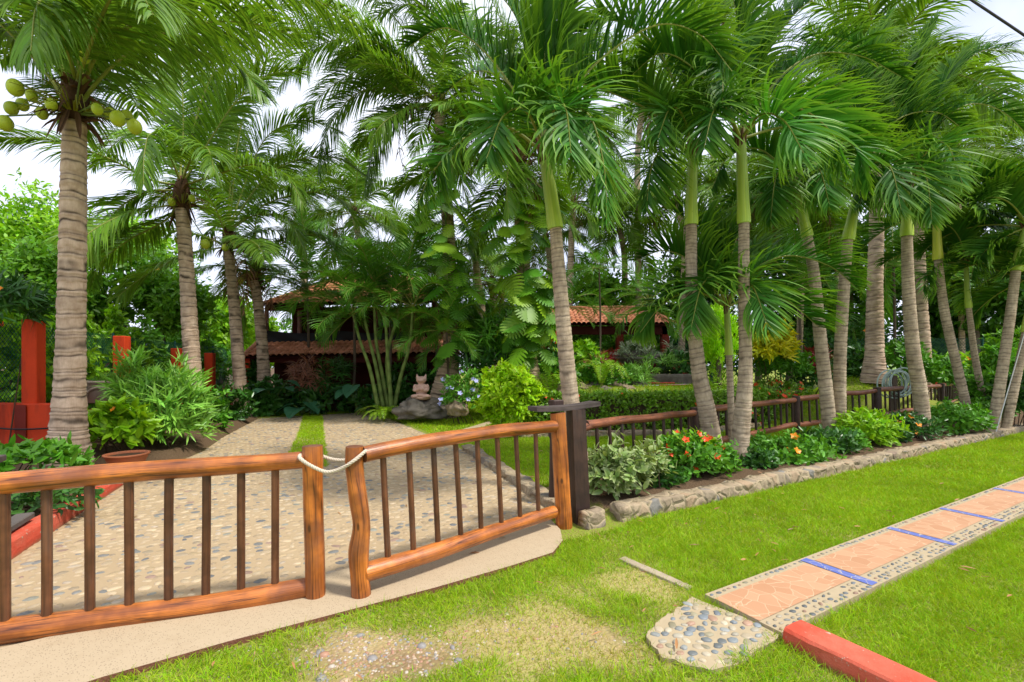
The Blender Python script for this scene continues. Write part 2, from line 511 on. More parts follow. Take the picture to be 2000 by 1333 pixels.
def trunk_mat(name, c1, c2):
    b = NB(name); uv = b.coord('UV')
    n1 = b.noise(b.scale(uv, (7, 5, 1)), 1.0, 6, .65); n2 = b.noise(b.scale(uv, (90, 8, 1)), 1.0, 3, .6)
    n3 = b.noise(b.coord('Object'), 1.3, 4)
    col = b.ramp(n1, [(.3, c1), (.65, c2)])
    col = b.mix(b.math('MULTIPLY', n2, .45), col, tuple(x * .5 for x in c1))
    col = b.mix(b.math('MULTIPLY', b.ramp(n3, [(.45, (0, 0, 0)), (.7, (1, 1, 1))]), .5), col, tuple(x * .6 for x in c1))
    col = b.mix(1.0, col, b.tint(), 'MULTIPLY')
    return b.surf(col, .9, b.bump(b.math('ADD', n1, n2), .5, .008), .12)
M['coco_trunk'] = trunk_mat('coconut_trunk', (.46, .315, .205), (.80, .61, .445))
M['manila_trunk'] = trunk_mat('ringed_palm_trunk', (.33, .245, .165), (.66, .53, .38))
b = NB('crownshaft'); uv = b.coord('UV')
n1 = b.noise(b.scale(uv, (26, .8, 1)), 1.0, 4); 
col = b.ramp(n1, [(.3, (.22, .38, .025)), (.7, (.40, .56, .075))])
col = b.mix(1.0, col, b.tint(), 'MULTIPLY')
M['crownshaft'] = b.surf(col, .38, b.bump(n1, .1, .004), .4)
# ---------------------------------------------------------------- the setting: ground, driveway, paths
EDGE = np.array([G(-160, 1220), G(0, 1112), G(240, 950), G(395, 885), G(440, 855), G(505, 820), [-9.5, 17.0, 0]])
WALL0, WALL1 = np.array([1.12, 4.69]), np.array([12.3, 11.08])
WD = (WALL1 - WALL0) / np.linalg.norm(WALL1 - WALL0); WN = np.array([-WD[1], WD[0]])
_rise = terrain
def wall_d(X, Y): return (X - WALL0[0]) * WN[0] + (Y - WALL0[1]) * WN[1]
def wall_s(X, Y): return (X - WALL0[0]) * WD[0] + (Y - WALL0[1]) * WD[1]
def edge_d(X, Y): return np.interp(Y, EDGE[:, 1], EDGE[:, 0]) - X
def terrain(X, Y):
    X = np.asarray(X, float); Y = np.asarray(Y, float)
    z = _rise(X, Y)
    d = edge_d(X, Y)
    z = z + (0.16 * sstep(0.03, 0.25, d) + 0.14 * sstep(.4, 1.6, d)) * (Y > 2.2) * (1 - sstep(12, 15, Y))
    dw = wall_d(X, Y)
    z = z + 0.10 * sstep(0.08, 0.2, dw) * (1 - sstep(1.2, 1.6, dw)) * sstep(-.1, .1, wall_s(X, Y))
    z = z + .012 * np.sin(X * 2.1 + 1.3 * np.sin(Y * 1.7)) * np.sin(Y * 2.6 + X) * (Y < 12) * sstep(.05, .5, -dw)
    return z

drive_poly = np.array([G(-160, 1340), G(0, 1275), G(640, 1128), G(1075, 1000), G(1040, 955), G(1000, 930), G(900, 878), G(835, 850), G(765, 822), G(712, 806),
                       G(505, 819), G(440, 853), G(395, 884), G(240, 949), G(0, 1111), G(-160, 1219)])
apron_poly = np.array([G(-160, 1452), G(200, 1334), G(450, 1262), G(610, 1220), G(850, 1156), G(1000, 1112), G(1080, 1086), G(1099, 1062), G(1094, 1040), G(1075, 1020),
                       G(1074, 1001), G(640, 1129), G(0, 1276), G(-160, 1341)])
strip_poly = np.array([G(550, 914), G(640, 914), G(634, 860), G(629, 812), G(593, 814), G(580, 855)])
path_w = np.array([G(885, 845), G(955, 824), G(968, 826), G(905, 850)])
_cell = (lambda X, Y, f: np.sin(X * f + 2.1 * np.sin(Y * f * .7 + 1)) * np.sin(Y * f * 1.1 + 1.7 * np.sin(X * f * .6 + 4)))
PD = np.array([.869, .494]); PN = np.array([.494, -.869]); P0 = np.array([1.31, 3.13])   # footpath frame
PW = .52
pad_poly = np.array([G(1352, 1168, .03), G(1305, 1200, .03), G(1262, 1240, .03), G(1290, 1282, .03), G(1345, 1300, .03), G(1392, 1312, .03), G(1460, 1290, .03), G(1532, 1236, .03)])
_c = pad_poly.mean(0); _pp = []
for _k in range(len(pad_poly)):
    _a, _b = pad_poly[_k], pad_poly[(_k + 1) % len(pad_poly)]
    for _t in np.linspace(0, 1, 8, endpoint=False):
        _q = _a + (_b - _a) * _t; _w = 0 if _k == len(pad_poly) - 1 else .05 * (mnoise.noise(Vector((_q[0] * 9, _q[1] * 9, 2))) + .5 * mnoise.noise(Vector((_q[0] * 25, _q[1] * 25, 5))))
        _pp.append(_q + (_q - _c) * _w * 2.2)
pad_poly = np.array(_pp)

def front(X, Y):      # street side of the property line
    return wall_d(X, Y) < 0
def dirt_mask(X, Y):
    a = np.exp(-(((X + .72) / .55) ** 2 + ((Y - 2.55) / .26) ** 2)) * 1.15
    a = np.maximum(a, .75 * np.exp(-(((X - .25) / .9) ** 2 + ((Y - 2.75) / .22) ** 2)))
    a = np.maximum(a, .5 * np.exp(-(((X - .9) / .35) ** 2 + ((Y - 2.6) / .3) ** 2)))
    a = a + .22 * _cell(X, Y, 5.3) + .12 * _cell(X, Y, 13.)
    return np.clip(a, 0, 1)

def worn_mask(X, Y):   # dry trodden turf in front of the gate
    a = np.exp(-((wall_d(X, Y) + 1.25) / .62) ** 2) * (1 - sstep(.8, 1.5, X)) * 1.3
    a = np.maximum(a, .55 * np.exp(-(((X - .75) / .4) ** 2 + ((Y - 3.75) / .55) ** 2)))
    return np.clip(a * np.clip(.40 + .85 * _cell(X, Y, 3.1) + .40 * _cell(X, Y, 8.3), 0, 1.3), 0, 1)

gx = np.r_[-300, -120, -60, -35, np.arange(-22, -8, .5), np.arange(-8, 15, .09), np.arange(15, 30, .5), 40, 60, 120, 300]
gy = np.r_[-40, -10, 0, np.arange(1, 16, .09), np.arange(16, 30, .4), 35, 50, 80, 150, 400]
XX, YY = np.meshgrid(gx, gy, indexing='ij')
ZZ = terrain(XX, YY)
mb = MB()
ni, nj = XX.shape
i, j = np.meshgrid(np.arange(ni - 1), np.arange(nj - 1), indexing='ij')
q = np.stack([i * nj + j, (i + 1) * nj + j, (i + 1) * nj + j + 1, i * nj + j + 1], -1).reshape(-1, 4)
soil = np.maximum(sstep(-.06, .02, edge_d(XX, YY)) * (YY > 2.2), sstep(.05, .15, wall_d(XX, YY)) * (1 - sstep(1.3, 1.6, wall_d(XX, YY))) * (wall_s(XX, YY) > 0))
dirt = dirt_mask(XX, YY) * front(XX, YY)
mb.add(np.stack([XX, YY, ZZ], -1).reshape(-1, 3), q, 0, np.stack([soil, dirt, worn_mask(XX, YY) * front(XX, YY)], -1).reshape(-1, 3), None, True)
b = NB('lawn_soil'); co = b.coord('Object')
sep = b.n('ShaderNodeSeparateColor'); b.set(sep, Color=b.tint())
n1 = b.noise(co, 3.0, 5); n2 = b.noise(co, 40, 4, .7); pv = b.voro(co, 42, 'F1', 'Color'); pd_ = b.voro(co, 42, 'F1', 'Distance')
grassy = b.mix(n1, (.14, .22, .018), (.26, .33, .035))
grassy = b.mix(b.ramp(n2, [(.45, (0, 0, 0)), (.6, (1, 1, 1))]), grassy, (.22, .19, .06))
grav = b.mix(.35, (.42, .31, .19), pv, 'MULTIPLY')
grav = b.mix(b.ramp(pd_, [(.25, (0, 0, 0)), (.5, (1, 1, 1))]), grav, (.25, .17, .09))
soilc = b.mix(n2, (.055, .036, .020), (.17, .11, .065))
col = b.mix(sep.outputs[1], grassy, grav)
col = b.mix(sep.outputs[0], col, soilc)
straw = b.mix(n2, (.40, .30, .13), (.52, .42, .20))
col = b.mix(b.math('MULTIPLY', sep.outputs[2], .6), col, straw)
ground = mb.build('ground', b.surf(col, .95, b.bump(b.math('ADD', n2, pd_), .6, .02), .1))
tag(ground, kind='structure')

def sheet(name, poly, z, mat, thick=.0):
    mb = MB(); poly = np.asarray(poly); n = len(poly)
    import mathutils
    tri = mathutils.geometry.tessellate_polygon([[Vector((p[0], p[1], 0)) for p in poly]])
    v = np.c_[poly[:, :2], np.full(n, z)]
    f = np.array(tri)
    a = v[f[0]]; 
    if np.cross(a[1] - a[0], a[2] - a[0])[2] < 0: f = f[:, ::-1]
    mb.add(v, f, 0)
    if thick:
        lo = v.copy(); lo[:, 2] -= thick
        k = np.arange(n)
        mb.add(np.vstack([v, lo]), np.stack([k, (k + 1) % n, (k + 1) % n + n, k + n], 1), 0)
    return mb, name, mat

# pebbled driveway: mortar bed + real flattened pebbles set in it
b = NB('driveway_mortar'); co = b.coord('Object')
n1 = b.noise(co, 1.1, 5); n2 = b.noise(co, 60, 3, .7)
col = b.mix(n1, (.35, .255, .15), (.46, .36, .23))
col = b.mix(b.math('MULTIPLY', n2, .45), col, (.28, .19, .10))
M['mortar'] = b.surf(col, .9, b.bump(n2, .4, .006), .15)
b = NB('pebble'); co = b.coord('Object')
n1 = b.noise(co, 25, 4)
col = b.mix(1.0, b.mix(n1, (.8, .8, .8), (1.15, 1.12, 1.08)), b.tint(), 'MULTIPLY')
M['pebble'] = b.surf(col, .5, b.bump(n1, .1, .003), .35)
PT = np.array([[.46, .35, .21], [.50, .39, .25], [.42, .32, .20], [.54, .43, .28], [.35, .28, .19], [.21, .21, .20], [.27, .26, .23], [.32, .22, .17], [.16, .165, .17], [.29, .29, .24], [.46, .38, .28]])
PTD = np.array([[.13, .145, .15], [.18, .19, .18], [.14, .16, .175], [.24, .22, .17], [.31, .26, .18], [.20, .18, .12], [.25, .16, .11], [.10, .11, .11], [.34, .30, .22]])

def pebbles(mb, c, a, bb, h, rot, tint, sides=10, rings=3, mat=1):
    n = len(c)
    ph = np.linspace(0, math.pi / 2, rings + 1)[:-1]
    th = np.linspace(0, 2 * math.pi, sides, endpoint=False)
    t = np.stack([np.outer(np.cos(ph) ** .6, np.cos(th)), np.outer(np.cos(ph) ** .6, np.sin(th)), np.outer(np.sin(ph), np.ones(sides))], -1).reshape(-1, 3)
    t = np.vstack([t, [[0, 0, 1]]]); k = len(t)
    wob = 1 + .10 * RNG.standard_normal((n, sides))
    wob = np.c_[np.tile(wob, (1, rings)), np.ones(n)]
    lx = t[None, :, 0] * a[:, None] * wob; ly = t[None, :, 1] * bb[:, None] * wob; lz = t[None, :, 2] * h[:, None]
    cs, sn = np.cos(rot)[:, None], np.sin(rot)[:, None]
    v = np.stack([lx * cs - ly * sn + c[:, None, 0], lx * sn + ly * cs + c[:, None, 1], lz + c[:, None, 2]], -1)
    q = []
    for r in range(rings - 1):
        s = np.arange(sides); q.append(np.stack([r * sides + s, r * sides + (s + 1) % sides, (r + 1) * sides + (s + 1) % sides, (r + 1) * sides + s], 1))
    q = np.vstack(q); s = np.arange(sides)
    tr = np.stack([(rings - 1) * sides + s, (rings - 1) * sides + (s + 1) % sides, np.full(sides, k - 1)], 1)
    base = (np.arange(n) * k)[:, None, None]
    mb.add(v.reshape(-1, 3), [(q[None] + base).reshape(-1, 4), (tr[None] + base).reshape(-1, 3)], mat, np.repeat(tint, k, 0), None, True)

def scatter_hex(x0, x1, y0, y1, sp, jit):
    ys = np.arange(y0, y1, sp * .866)
    pts = []
    for r, y in enumerate(ys):
        xs = np.arange(x0 + (r % 2) * sp / 2, x1, sp)
        pts.append(np.stack([xs, np.full(len(xs), y)], 1))
    pts = np.vstack(pts)
    return pts + RNG.uniform(-jit, jit, pts.shape) * sp

mb, _, _ = sheet('driveway', drive_poly, .012, None, .05)
pts = scatter_hex(-8, 2, 2, 16, .094, .26)
ok = inpoly(pts[:, 0], pts[:, 1], drive_poly) & ~inpoly(pts[:, 0], pts[:, 1], strip_poly)
pts = pts[ok]; n = len(pts)
tn = .86 * PT[RNG.choice(len(PT), n, p=[.20, .19, .14, .14, .09, .045, .05, .045, .025, .035, .04])] * RNG.uniform(.85, 1.12, (n, 1))
a_ = RNG.uniform(.022, .054, n); 
pebbles(mb, np.c_[pts, np.full(n, .011)], a_, a_ * RNG.uniform(.55, .85, n), RNG.uniform(.005, .010, n), RNG.normal(.25, .7, n), tn, 9, 2)
tag(mb.build('driveway', [M['mortar'], M['pebble']]), kind='structure')

M['apron_edge'] = plain_mat('brick_edge', (.20, .085, .055), .4, 9, .95, .6, .1)
b = NB('exposed_aggregate'); co = b.coord('Object')
n1 = b.noise(co, 1.5, 5); n2 = b.noise(co, 9, 4); v1 = b.voro(co, 105, 'F1', 'Distance'); vc = b.voro(co, 105, 'F1', 'Color')
sepv = b.n('ShaderNodeSeparateColor'); b.set(sepv, Color=vc)
col = b.mix(n2, b.mix(n1, (.36, .275, .175), (.45, .36, .24)), (.43, .34, .225))
dots = b.math('MULTIPLY', b.ramp(v1, [(.22, (1, 1, 1)), (.36, (0, 0, 0))]), b.ramp(sepv.outputs[0], [(.55, (0, 0, 0)), (.62, (1, 1, 1))]))
col = b.mix(b.math('MULTIPLY', dots, .75), col, (.12, .085, .055))
col = b.mix(b.math('MULTIPLY', b.ramp(n2, [(.5, (0, 0, 0)), (.75, (1, 1, 1))]), .3), col, (.30, .22, .13))
mb, _, _ = sheet('driveway_apron', apron_poly, .030, None, .08)
mb.m[1] = np.full(len(mb.m[1]), 1)
tag(mb.build('driveway_apron', [b.surf(col, .85, b.bump(v1, .25, .004), .15), M['apron_edge']]), kind='structure')

# footpath of broken peach tile with blue bands and pebble borders
def pw(s, c): return np.array([P0[0] + PD[0] * s + PN[0] * c, P0[1] + PD[1] * s + PN[1] * c])
b = NB('path_slab'); co = b.coord('Object'); n1 = b.noise(co, 20, 4); n3 = b.noise(co, 2, 4)
M['slab'] = b.surf(b.mix(n1, (.34, .27, .17), b.mix(n3, (.47, .38, .25), (.40, .32, .20))), .9, b.bump(n1, .3, .004), .15)
def broken(name, c1, c2, grout, scale):
    b = NB(name); co = b.coord('Object')
    wob = b.n('ShaderNodeTexNoise'); b.set(wob, Vector=co, Scale=6.0)
    vec = b.mix(.05, co, wob.outputs['Color'])
    ed = b.voro(vec, scale, 'DISTANCE_TO_EDGE', 'Distance'); vc = b.voro(vec, scale, 'F1', 'Color')
    sp_ = b.n('ShaderNodeSeparateColor'); b.set(sp_, Color=vc)
    col = b.mix(sp_.outputs[0], c1, c2)
    col = b.mix(b.math('MULTIPLY', b.noise(co, 5, 5), .4), col, tuple(x * .75 for x in c1))
    col = b.mix(b.ramp(ed, [(.010, (1, 1, 1)), (.024, (0, 0, 0))]), col, grout)
    return b.surf(col, .6, b.bump(b.ramp(ed, [(.0, (0, 0, 0)), (.05, (1, 1, 1))]), .3, .003), .3)
M['peach'] = broken('broken_peach_tile', (.45, .235, .125), (.54, .31, .18), (.55, .37, .23), 9.5)
M['blue'] = broken('broken_blue_tile', (.085, .115, .36), (.15, .19, .46), (.50, .44, .33), 16)
mb = MB()
PL = 15.0
def quad(s0, s1, c0, c1, z, mat):
    v = [[*pw(s0, c0), z], [*pw(s1, c0), z], [*pw(s1, c1), z], [*pw(s0, c1), z]]
    mb.add(v, np.array([[3, 2, 1, 0]]), mat)
slab = [pw(0, 0), pw(PL, 0), pw(PL, PW), pw(0, PW)]
v = np.array([[*p, .05] for p in slab] + [[*p, -.05] for p in slab])
mb.add(v, np.array([[3, 2, 1, 0], [0, 1, 5, 4], [1, 2, 6, 5], [2, 3, 7, 6], [3, 0, 4, 7]]), 0)
bands = [1.12, 2.58, 3.80, 5.45, 6.9, 8.4, 9.9, 11.4, 12.9]
e0 = .0
for s in bands + [PL]:
    quad(e0 + (.012 if e0 else .0), s - .012, .075, .385, .054, 2)
    if s < PL: quad(s, s + .09, .02, .505, .0545, 3)
    e0 = s + .09
cs_, tints_ = [], []
for (c0, rows) in ((.036, 1), (.418, 1), (.462, 1), (.498, .6)):
    s = .03
    while s < PL:
        if all(not (bd - .02 < s < bd + .12) for bd in bands) and random.random() < .86:
            cs_.append([*pw(s, c0 + random.uniform(-.006, .006)), .049])
        s += random.uniform(.052, .075)
cs_ = np.array(cs_); n = len(cs_)
a_ = RNG.uniform(.014, .026, n)
pebbles(mb, cs_, a_, a_ * RNG.uniform(.5, .75, n), RNG.uniform(.006, .010, n), np.full(n, math.atan2(PD[1], PD[0])) + RNG.normal(0, .25, n), PTD[RNG.integers(0, len(PTD), n)], 9, 3, 1)
o = mb.build('footpath', [M['slab'], M['pebble'], M['peach'], M['blue']]); tag(o, kind='structure')
mb, _, _ = sheet('footpath_landing', pad_poly, .032, None, .08)
pts = scatter_hex(.5, 2, 2, 3.3, .066, .24)
pin = (pad_poly[:, :2] - pad_poly[:, :2].mean(0)) * .93 + pad_poly[:, :2].mean(0)
pts = pts[inpoly(pts[:, 0], pts[:, 1], pin)]; n = len(pts)
a_ = RNG.uniform(.019, .038, n)
pebbles(mb, np.c_[pts, np.full(n, .031)], a_, a_ * RNG.uniform(.6, .85, n), RNG.uniform(.007, .013, n), RNG.normal(.4, .6, n), PTD[RNG.integers(0, len(PTD), n)] * RNG.uniform(1.1, 1.7, (n, 1)), 12, 3)
tag(mb.build('footpath_landing', [M['slab'], M['pebble']]), kind='structure')
mb, _, _ = sheet('garden_path', path_w, .010, None)
tag(mb.build('garden_path', M['slab']), kind='structure')
# white gravel walk beyond the hedge, lying on the rising ground
b = NB('white_gravel'); co = b.coord('Object'); vd = b.voro(co, 60, 'F1', 'Distance')
M['gravel'] = b.surf(b.mix(vd, (.72, .69, .64), (.38, .35, .31)), .9, b.bump(vd, .6, .01), .1)
gp = spline([[3.6, 14.6, 0], [5.4, 15.2, 0], [6.9, 16.4, 0], [7.6, 18.2, 0], [7.4, 20, 0]], 40)
gt = nrm(np.gradient(gp, axis=0)); gn = np.stack([-gt[:, 1], gt[:, 0], 0 * gt[:, 0]], 1)
mb = MB(); w_ = np.linspace(.25, .75, 40)[:, None]
vv = np.stack([gp - gn * w_, gp, gp + gn * w_], 1).reshape(-1, 3); vv[:, 2] = terrain(vv[:, 0], vv[:, 1]) + .02
k = np.arange(39)[:, None] * 3
mb.add(vv, np.vstack([k + np.array([[0, 1, 4, 3]]), k + np.array([[1, 2, 5, 4]])])[:, ::-1], 0)
tag(mb.build('gravel_walk', M['gravel']), kind='structure')

# ---------------------------------------------------------------- kerbs, edging, low stone wall
def kerb(name, label, a, b_, w, h, mat, z0=0., cat='kerb'):
    a = np.asarray(a, float); b_ = np.asarray(b_, float)
    d = b_ - a; L = np.linalg.norm(d); mb = MB()
    n = max(2, int(L / .12)); t = np.linspace(0, 1, n)
    dn = d / L; nn = np.array([-dn[1], dn[0]])
    hh = np.broadcast_to(h, (2,)); 
    prof = [(-.5, 0), (-.5, .55), (-.47, .9), (-.40, 1), (0, 1.01), (.40, 1), (.47, .9), (.5, .55), (.5, 0)]
    v = []
    for tt in t:
        for (c, z) in prof:
            p = a + d * tt + nn * c * w
            k = mnoise.noise(Vector((p[0] * 6, p[1] * 6, z * 3)))
            v.append([p[0] + nn[0] * k * .008, p[1] + nn[1] * k * .008, z0 - .03 + (hh[0] * (1 - tt) + hh[1] * tt + .03) * z + (k * .006 if z > .5 else 0)])
    m = len(prof); i, j = np.meshgrid(np.arange(n - 1), np.arange(m - 1), indexing='ij')
    q = np.stack([i * m + j, i * m + j + 1, (i + 1) * m + j + 1, (i + 1) * m + j], -1).reshape(-1, 4)
    ends = [np.arange(m)[::-1][None] , (np.arange(m) + (n - 1) * m)[None]]
    mb.add(v, [q] + ends, 0, None, None, False)
    o = mb.build(name, mat, None, (a[0], a[1], 0)); return tag(o, label, cat)

kdir = (EDGE[2] - EDGE[1])[:2]; kdir /= np.linalg.norm(kdir); kn = np.array([-kdir[1], kdir[0]])
kerb('painted_kerb', 'long red painted kerb edging the left planting bed beside the pebbled driveway', EDGE[0][:2] + kn * .09 - kdir * .5, EDGE[2][:2] + kn * .09, .18, (.20, .12), M['red_kerb_worn'])
kerb('painted_kerb', 'short red painted kerb on the grass at the end of the peach tiled path', (1.63 - .0 , 2.67), (1.63 + PN[0] * 1.5, 2.67 + PN[1] * 1.5), .21, .11, M['red_kerb_worn'])
kerb('concrete_edging', 'thin worn concrete edging strip half buried in the front lawn beside the path', G(1215, 1092)[:2], G(1350, 1151)[:2], .075, .012, M['concrete'], cat='edging')

def brick(label, c, s, rot, mat):
    mb = MB(); mb.box((0, 0, 0), s, 0, 0, None, .008)
    o = mb.build('brick', mat); o.location = tuple(c); o.rotation_euler = (0, 0, rot); return tag(o, label, 'brick')
kr = math.atan2(kdir[1], kdir[0])
p = EDGE[1][:2] + kn * .13 + kdir * .02
brick('pink brick lying on the red kerb behind the gate', (p[0], p[1], .235), (.26, .12, .07), kr + .1, M['brick_pink'])
p = EDGE[1][:2] + kn * .15 + kdir * .52
brick('grey weathered block lying on the red kerb just past the pink brick', (p[0], p[1], .215), (.50, .13, .055), kr + .05, M['brick_dark'])

b = NB('rubble_stone'); co = b.coord('Object')
wob = b.n('ShaderNodeTexNoise'); b.set(wob, Vector=co, Scale=5.0)
vec = b.mix(.12, co, wob.outputs['Color'])
ed = b.voro(vec, 6.5, 'DISTANCE_TO_EDGE', 'Distance'); vc = b.voro(vec, 6.5, 'F1', 'Color')
sp_ = b.n('ShaderNodeSeparateColor'); b.set(sp_, Color=vc)
st = b.ramp(sp_.outputs[0], [(.0, (.24, .21, .17)), (.25, (.40, .31, .20)), (.45, (.33, .26, .18)), (.62, (.45, .35, .235)), (.8, (.40, .25, .15)), (.92, (.24, .235, .22))])
n1 = b.noise(co, 14, 6, .65); n2 = b.noise(co, 2.2, 4)
col = b.mix(b.ramp(ed, [(.05, (1, 1, 1)), (.12, (0, 0, 0))]), st, (.46, .37, .24))
col = b.mix(b.math('MULTIPLY', n1, .55), col, (.16, .12, .075))
col = b.mix(b.math('MULTIPLY', b.ramp(n2, [(.5, (0, 0, 0)), (.7, (1, 1, 1))]), .35), col, (.09, .08, .06))
M['rubble'] = b.surf(col, .95, b.bump(b.math('ADD', n1, b.ramp(ed, [(0, (0, 0, 0)), (.2, (1, 1, 1))])), .7, .03), .1)

def rubble_run(mb, a, d, L, h, w, seed, step=.05):
    n = max(3, int(L / step)); nn = np.array([-d[1], d[0]])
    prof = [(0, -.05), (-.02, .25), (-.01, .6), (.0, .88), (.03, 1.0), (.5, 1.03), (.97, 1.0), (1.0, .9), (1.0, -.05)]
    v = []
    for i in range(n):
        s = L * i / (n - 1)
        hz = h * (1 + .15 * mnoise.noise(Vector((s * .9, seed, 0))) + .10 * mnoise.noise(Vector((s * 5, seed, 4))))
        for c, z in prof:
            k = mnoise.fractal(Vector((s * 4, z * 1.5 + seed, c * 2)), 1.0, 2.0, 3)
            p = a + d * s + nn * (c * w + k * .03)
            v.append([p[0], p[1], z * hz + k * .018 * (z > 0)])
    m = len(prof); i, j = np.meshgrid(np.arange(n - 1), np.arange(m - 1), indexing='ij')
    q = np.stack([i * m + j, (i + 1) * m + j, (i + 1) * m + j + 1, i * m + j + 1], -1).reshape(-1, 4)
    mb.add(v, [q, np.arange(m)[None], (np.arange(m) + (n - 1) * m)[::-1][None]], 0, None, None, True)
t = thing('stone_wall', 'low rubble stone wall holding the flower bed along the front lawn', 'wall', (*WALL0, 0))
mb = MB(); rubble_run(mb, WALL0 + WD * .02, WD, 17.5, .145, .21, 1); mb.build('coping', M['rubble'], t)
mb = MB(); a = G(1148, 1036)[:2]; rubble_run(mb, a, WD, .22, .16, .16, 9); mb.build('end_block', M['rubble'], t)
t = thing('stone_edging', 'rough stone edging between the pebbled driveway and the inner lawn', 'edging', G(1000, 935))
mb = MB(); a = G(902, 880)[:2]; e = G(1078, 1000)[:2]; d = (e - a); rubble_run(mb, a, d / np.linalg.norm(d), np.linalg.norm(d), .10, .20, 5)
mb.build('stones', M['rubble'], t)

# ---------------------------------------------------------------- log gates
def log_path(a, b_, n=26, wob=.012, seed=0, sag=0.):
    t = np.linspace(0, 1, n)[:, None]; p = np.asarray(a) * (1 - t) + np.asarray(b_) * t
    L = np.linalg.norm(np.asarray(b_) - np.asarray(a))
    w = np.array([[mnoise.noise(Vector((x * L * .9, seed, k * 5.))) for k in range(3)] for x in t[:, 0]])
    p = p + w * wob * 2
    p[:, 2] += sag * np.sin(t[:, 0] * math.pi)
    return p
def log_rad(r0, r1, n=26, seed=0, amp=.07):
    t = np.linspace(0, 1, n)
    return (r0 * (1 - t) + r1 * t) * (1 + amp * np.array([mnoise.noise(Vector((x * 5, seed + 3, 0))) for x in t]))
def log(name, a, b_, r0, r1, parent, seed, mat='wood', endm='wood_end', wob=.012, sag=0., sides=14, label=None, n=26):
    mb = MB(); p = log_path(a, b_, n, wob, seed, sag)
    r = log_rad(r0, r1, n, seed)
    ang = np.linspace(0, 2 * math.pi, sides, endpoint=False)
    rr = r[:, None] * (1 + .035 * np.sin(ang * 2 + seed)[None] + .02 * np.sin(ang * 3 + 2 * seed + p[:, :1] * 2))
    mb.tube(p, rr, sides, 0, (np.ones(3) * random.uniform(.85, 1.12)), True, 1)
    return tag(mb.build(name, [M[mat], M[endm]], parent), label)
def bal(a, b_, w, th, parent, rot, mat='slat'):
    mb = MB(); p = log_path(a, b_, 8, .004, random.random() * 50)
    ang = np.linspace(0, 2 * math.pi, 12, endpoint=False)
    sq = 1 / np.maximum(np.abs(np.cos(ang)), np.abs(np.sin(ang))) ** .75
    # squared-off slat turned to face across the gate
    T = nrm(np.gradient(p, axis=0)); side = np.array([math.cos(rot), math.sin(rot), 0]); nn = np.cross(T, side)
    v = p[:, None] + side[None, None] * (np.cos(ang) * sq * w / 2)[None, :, None] + nn[:, None] * (np.sin(ang) * sq * th / 2)[None, :, None]
    m = 12; i, j = np.meshgrid(np.arange(7), np.arange(m), indexing='ij')
    q = np.stack([i * m + j, i * m + (j + 1) % m, (i + 1) * m + (j + 1) % m, (i + 1) * m + j], -1).reshape(-1, 4)
    uv = np.stack(np.broadcast_arrays((ang / 6.283)[None, :], np.linspace(0, .8, 8)[:, None] + random.random()), -1).reshape(-1, 2)
    mb.add(v.reshape(-1, 3), q, 0, np.ones(3) * random.uniform(.75, 1.2), uv, True)
    return mb.build('baluster', M[mat], parent)

def on_line(px, A, B):
    """point of the plan line A-B seen at photo column px"""
    k = (px - 1000) / F; d = np.asarray(B) - np.asarray(A)
    s = (k * A[1] - A[0]) / (d[0] - k * d[1])
    return np.asarray(A) + d * s
def zat(py, Y): return CAM_H + (HOR - py) * Y / F

LG0, LG1 = np.array([-2.93, 2.64]), np.array([-1.40, 3.17])
gl = thing('log_gate', 'left leaf of the varnished log gate roped shut across the driveway', 'gate', (-2.3, 2.85, 0), 'log gate leaves')
hinge = LG0 + (LG0 - LG1) * .42
A_, B_ = np.array([*hinge, .90]), np.array([*LG1, .955])
log('top_rail', A_, B_, .066, .058, gl, 1, sag=.012)
log('bottom_rail', [*hinge, .075], [*LG1, .075], .070, .064, gl, 2, sag=-.005)
lp = spline([[-1.345, 3.155, .012], [-1.352, 3.16, .3], [-1.365, 3.165, .65], [-1.372, 3.17, 1.05]], 30)
mb = MB(); mb.tube(lp, log_rad(.064, .066, 30, 4, .10), 16, 0, None, True, 1); mb.build('latch_post', [M['wood'], M['wood_end']], gl)
rot = math.atan2(LG1[1] - LG0[1], LG1[0] - LG0[0])
for px in (-95, 8, 92, 175, 252, 330, 402, 471, 537):
    q = on_line(px, LG0, LG1); bal([*q, .085], [*q, .90], .047, .040, gl, rot)
log('hinge_post', [*(hinge - [.08, .03]), -.05], [*(hinge - [.08, .03]), 1.1], .08, .075, gl, 77)

RG0, RG1 = np.array([-1.03, 3.19]), np.array([.41, 4.52])
gr = thing('log_gate', 'right leaf of the varnished log gate hung on the post at the dark pier', 'gate', (-.3, 3.85, 0), 'log gate leaves')
log('top_rail', [*RG0, .985], [*RG1, 1.010], .058, .062, gr, 11, sag=.028)
log('bottom_rail', [*RG0, .165], [*RG1, .165], .068, .062, gr, 12)
lp = spline([[-1.035, 3.165, .022], [-1.055, 3.17, .30], [-1.035, 3.17, .50], [-1.060, 3.17, .70], [-1.085, 3.175, .90], [-1.085, 3.175, 1.045]], 34)
mb = MB(); mb.tube(lp, log_rad(.066, .058, 34, 14, .12), 16, 0, None, True, 1); mb.build('latch_post', [M['wood'], M['wood_end']], gr)
rot = math.atan2(RG1[1] - RG0[1], RG1[0] - RG0[0])
for p0, p1 in zip((748, 798, 846, 890, 932, 971, 1008, 1046), (758, 808, 856, 900, 940, 980, 1016, 1052)):
    q0 = on_line(p0, RG0, RG1); q1 = on_line(p1, RG0, RG1); bal([*q1, .17], [*q0, .97], .041, .036, gr, rot)
hp = np.array([.475, 4.60])
log('hinge_post', [hp[0] + .045, hp[1] - .02, -.02], [hp[0] - .02, hp[1], 1.13], .083, .080, gr, 23, wob=.004)

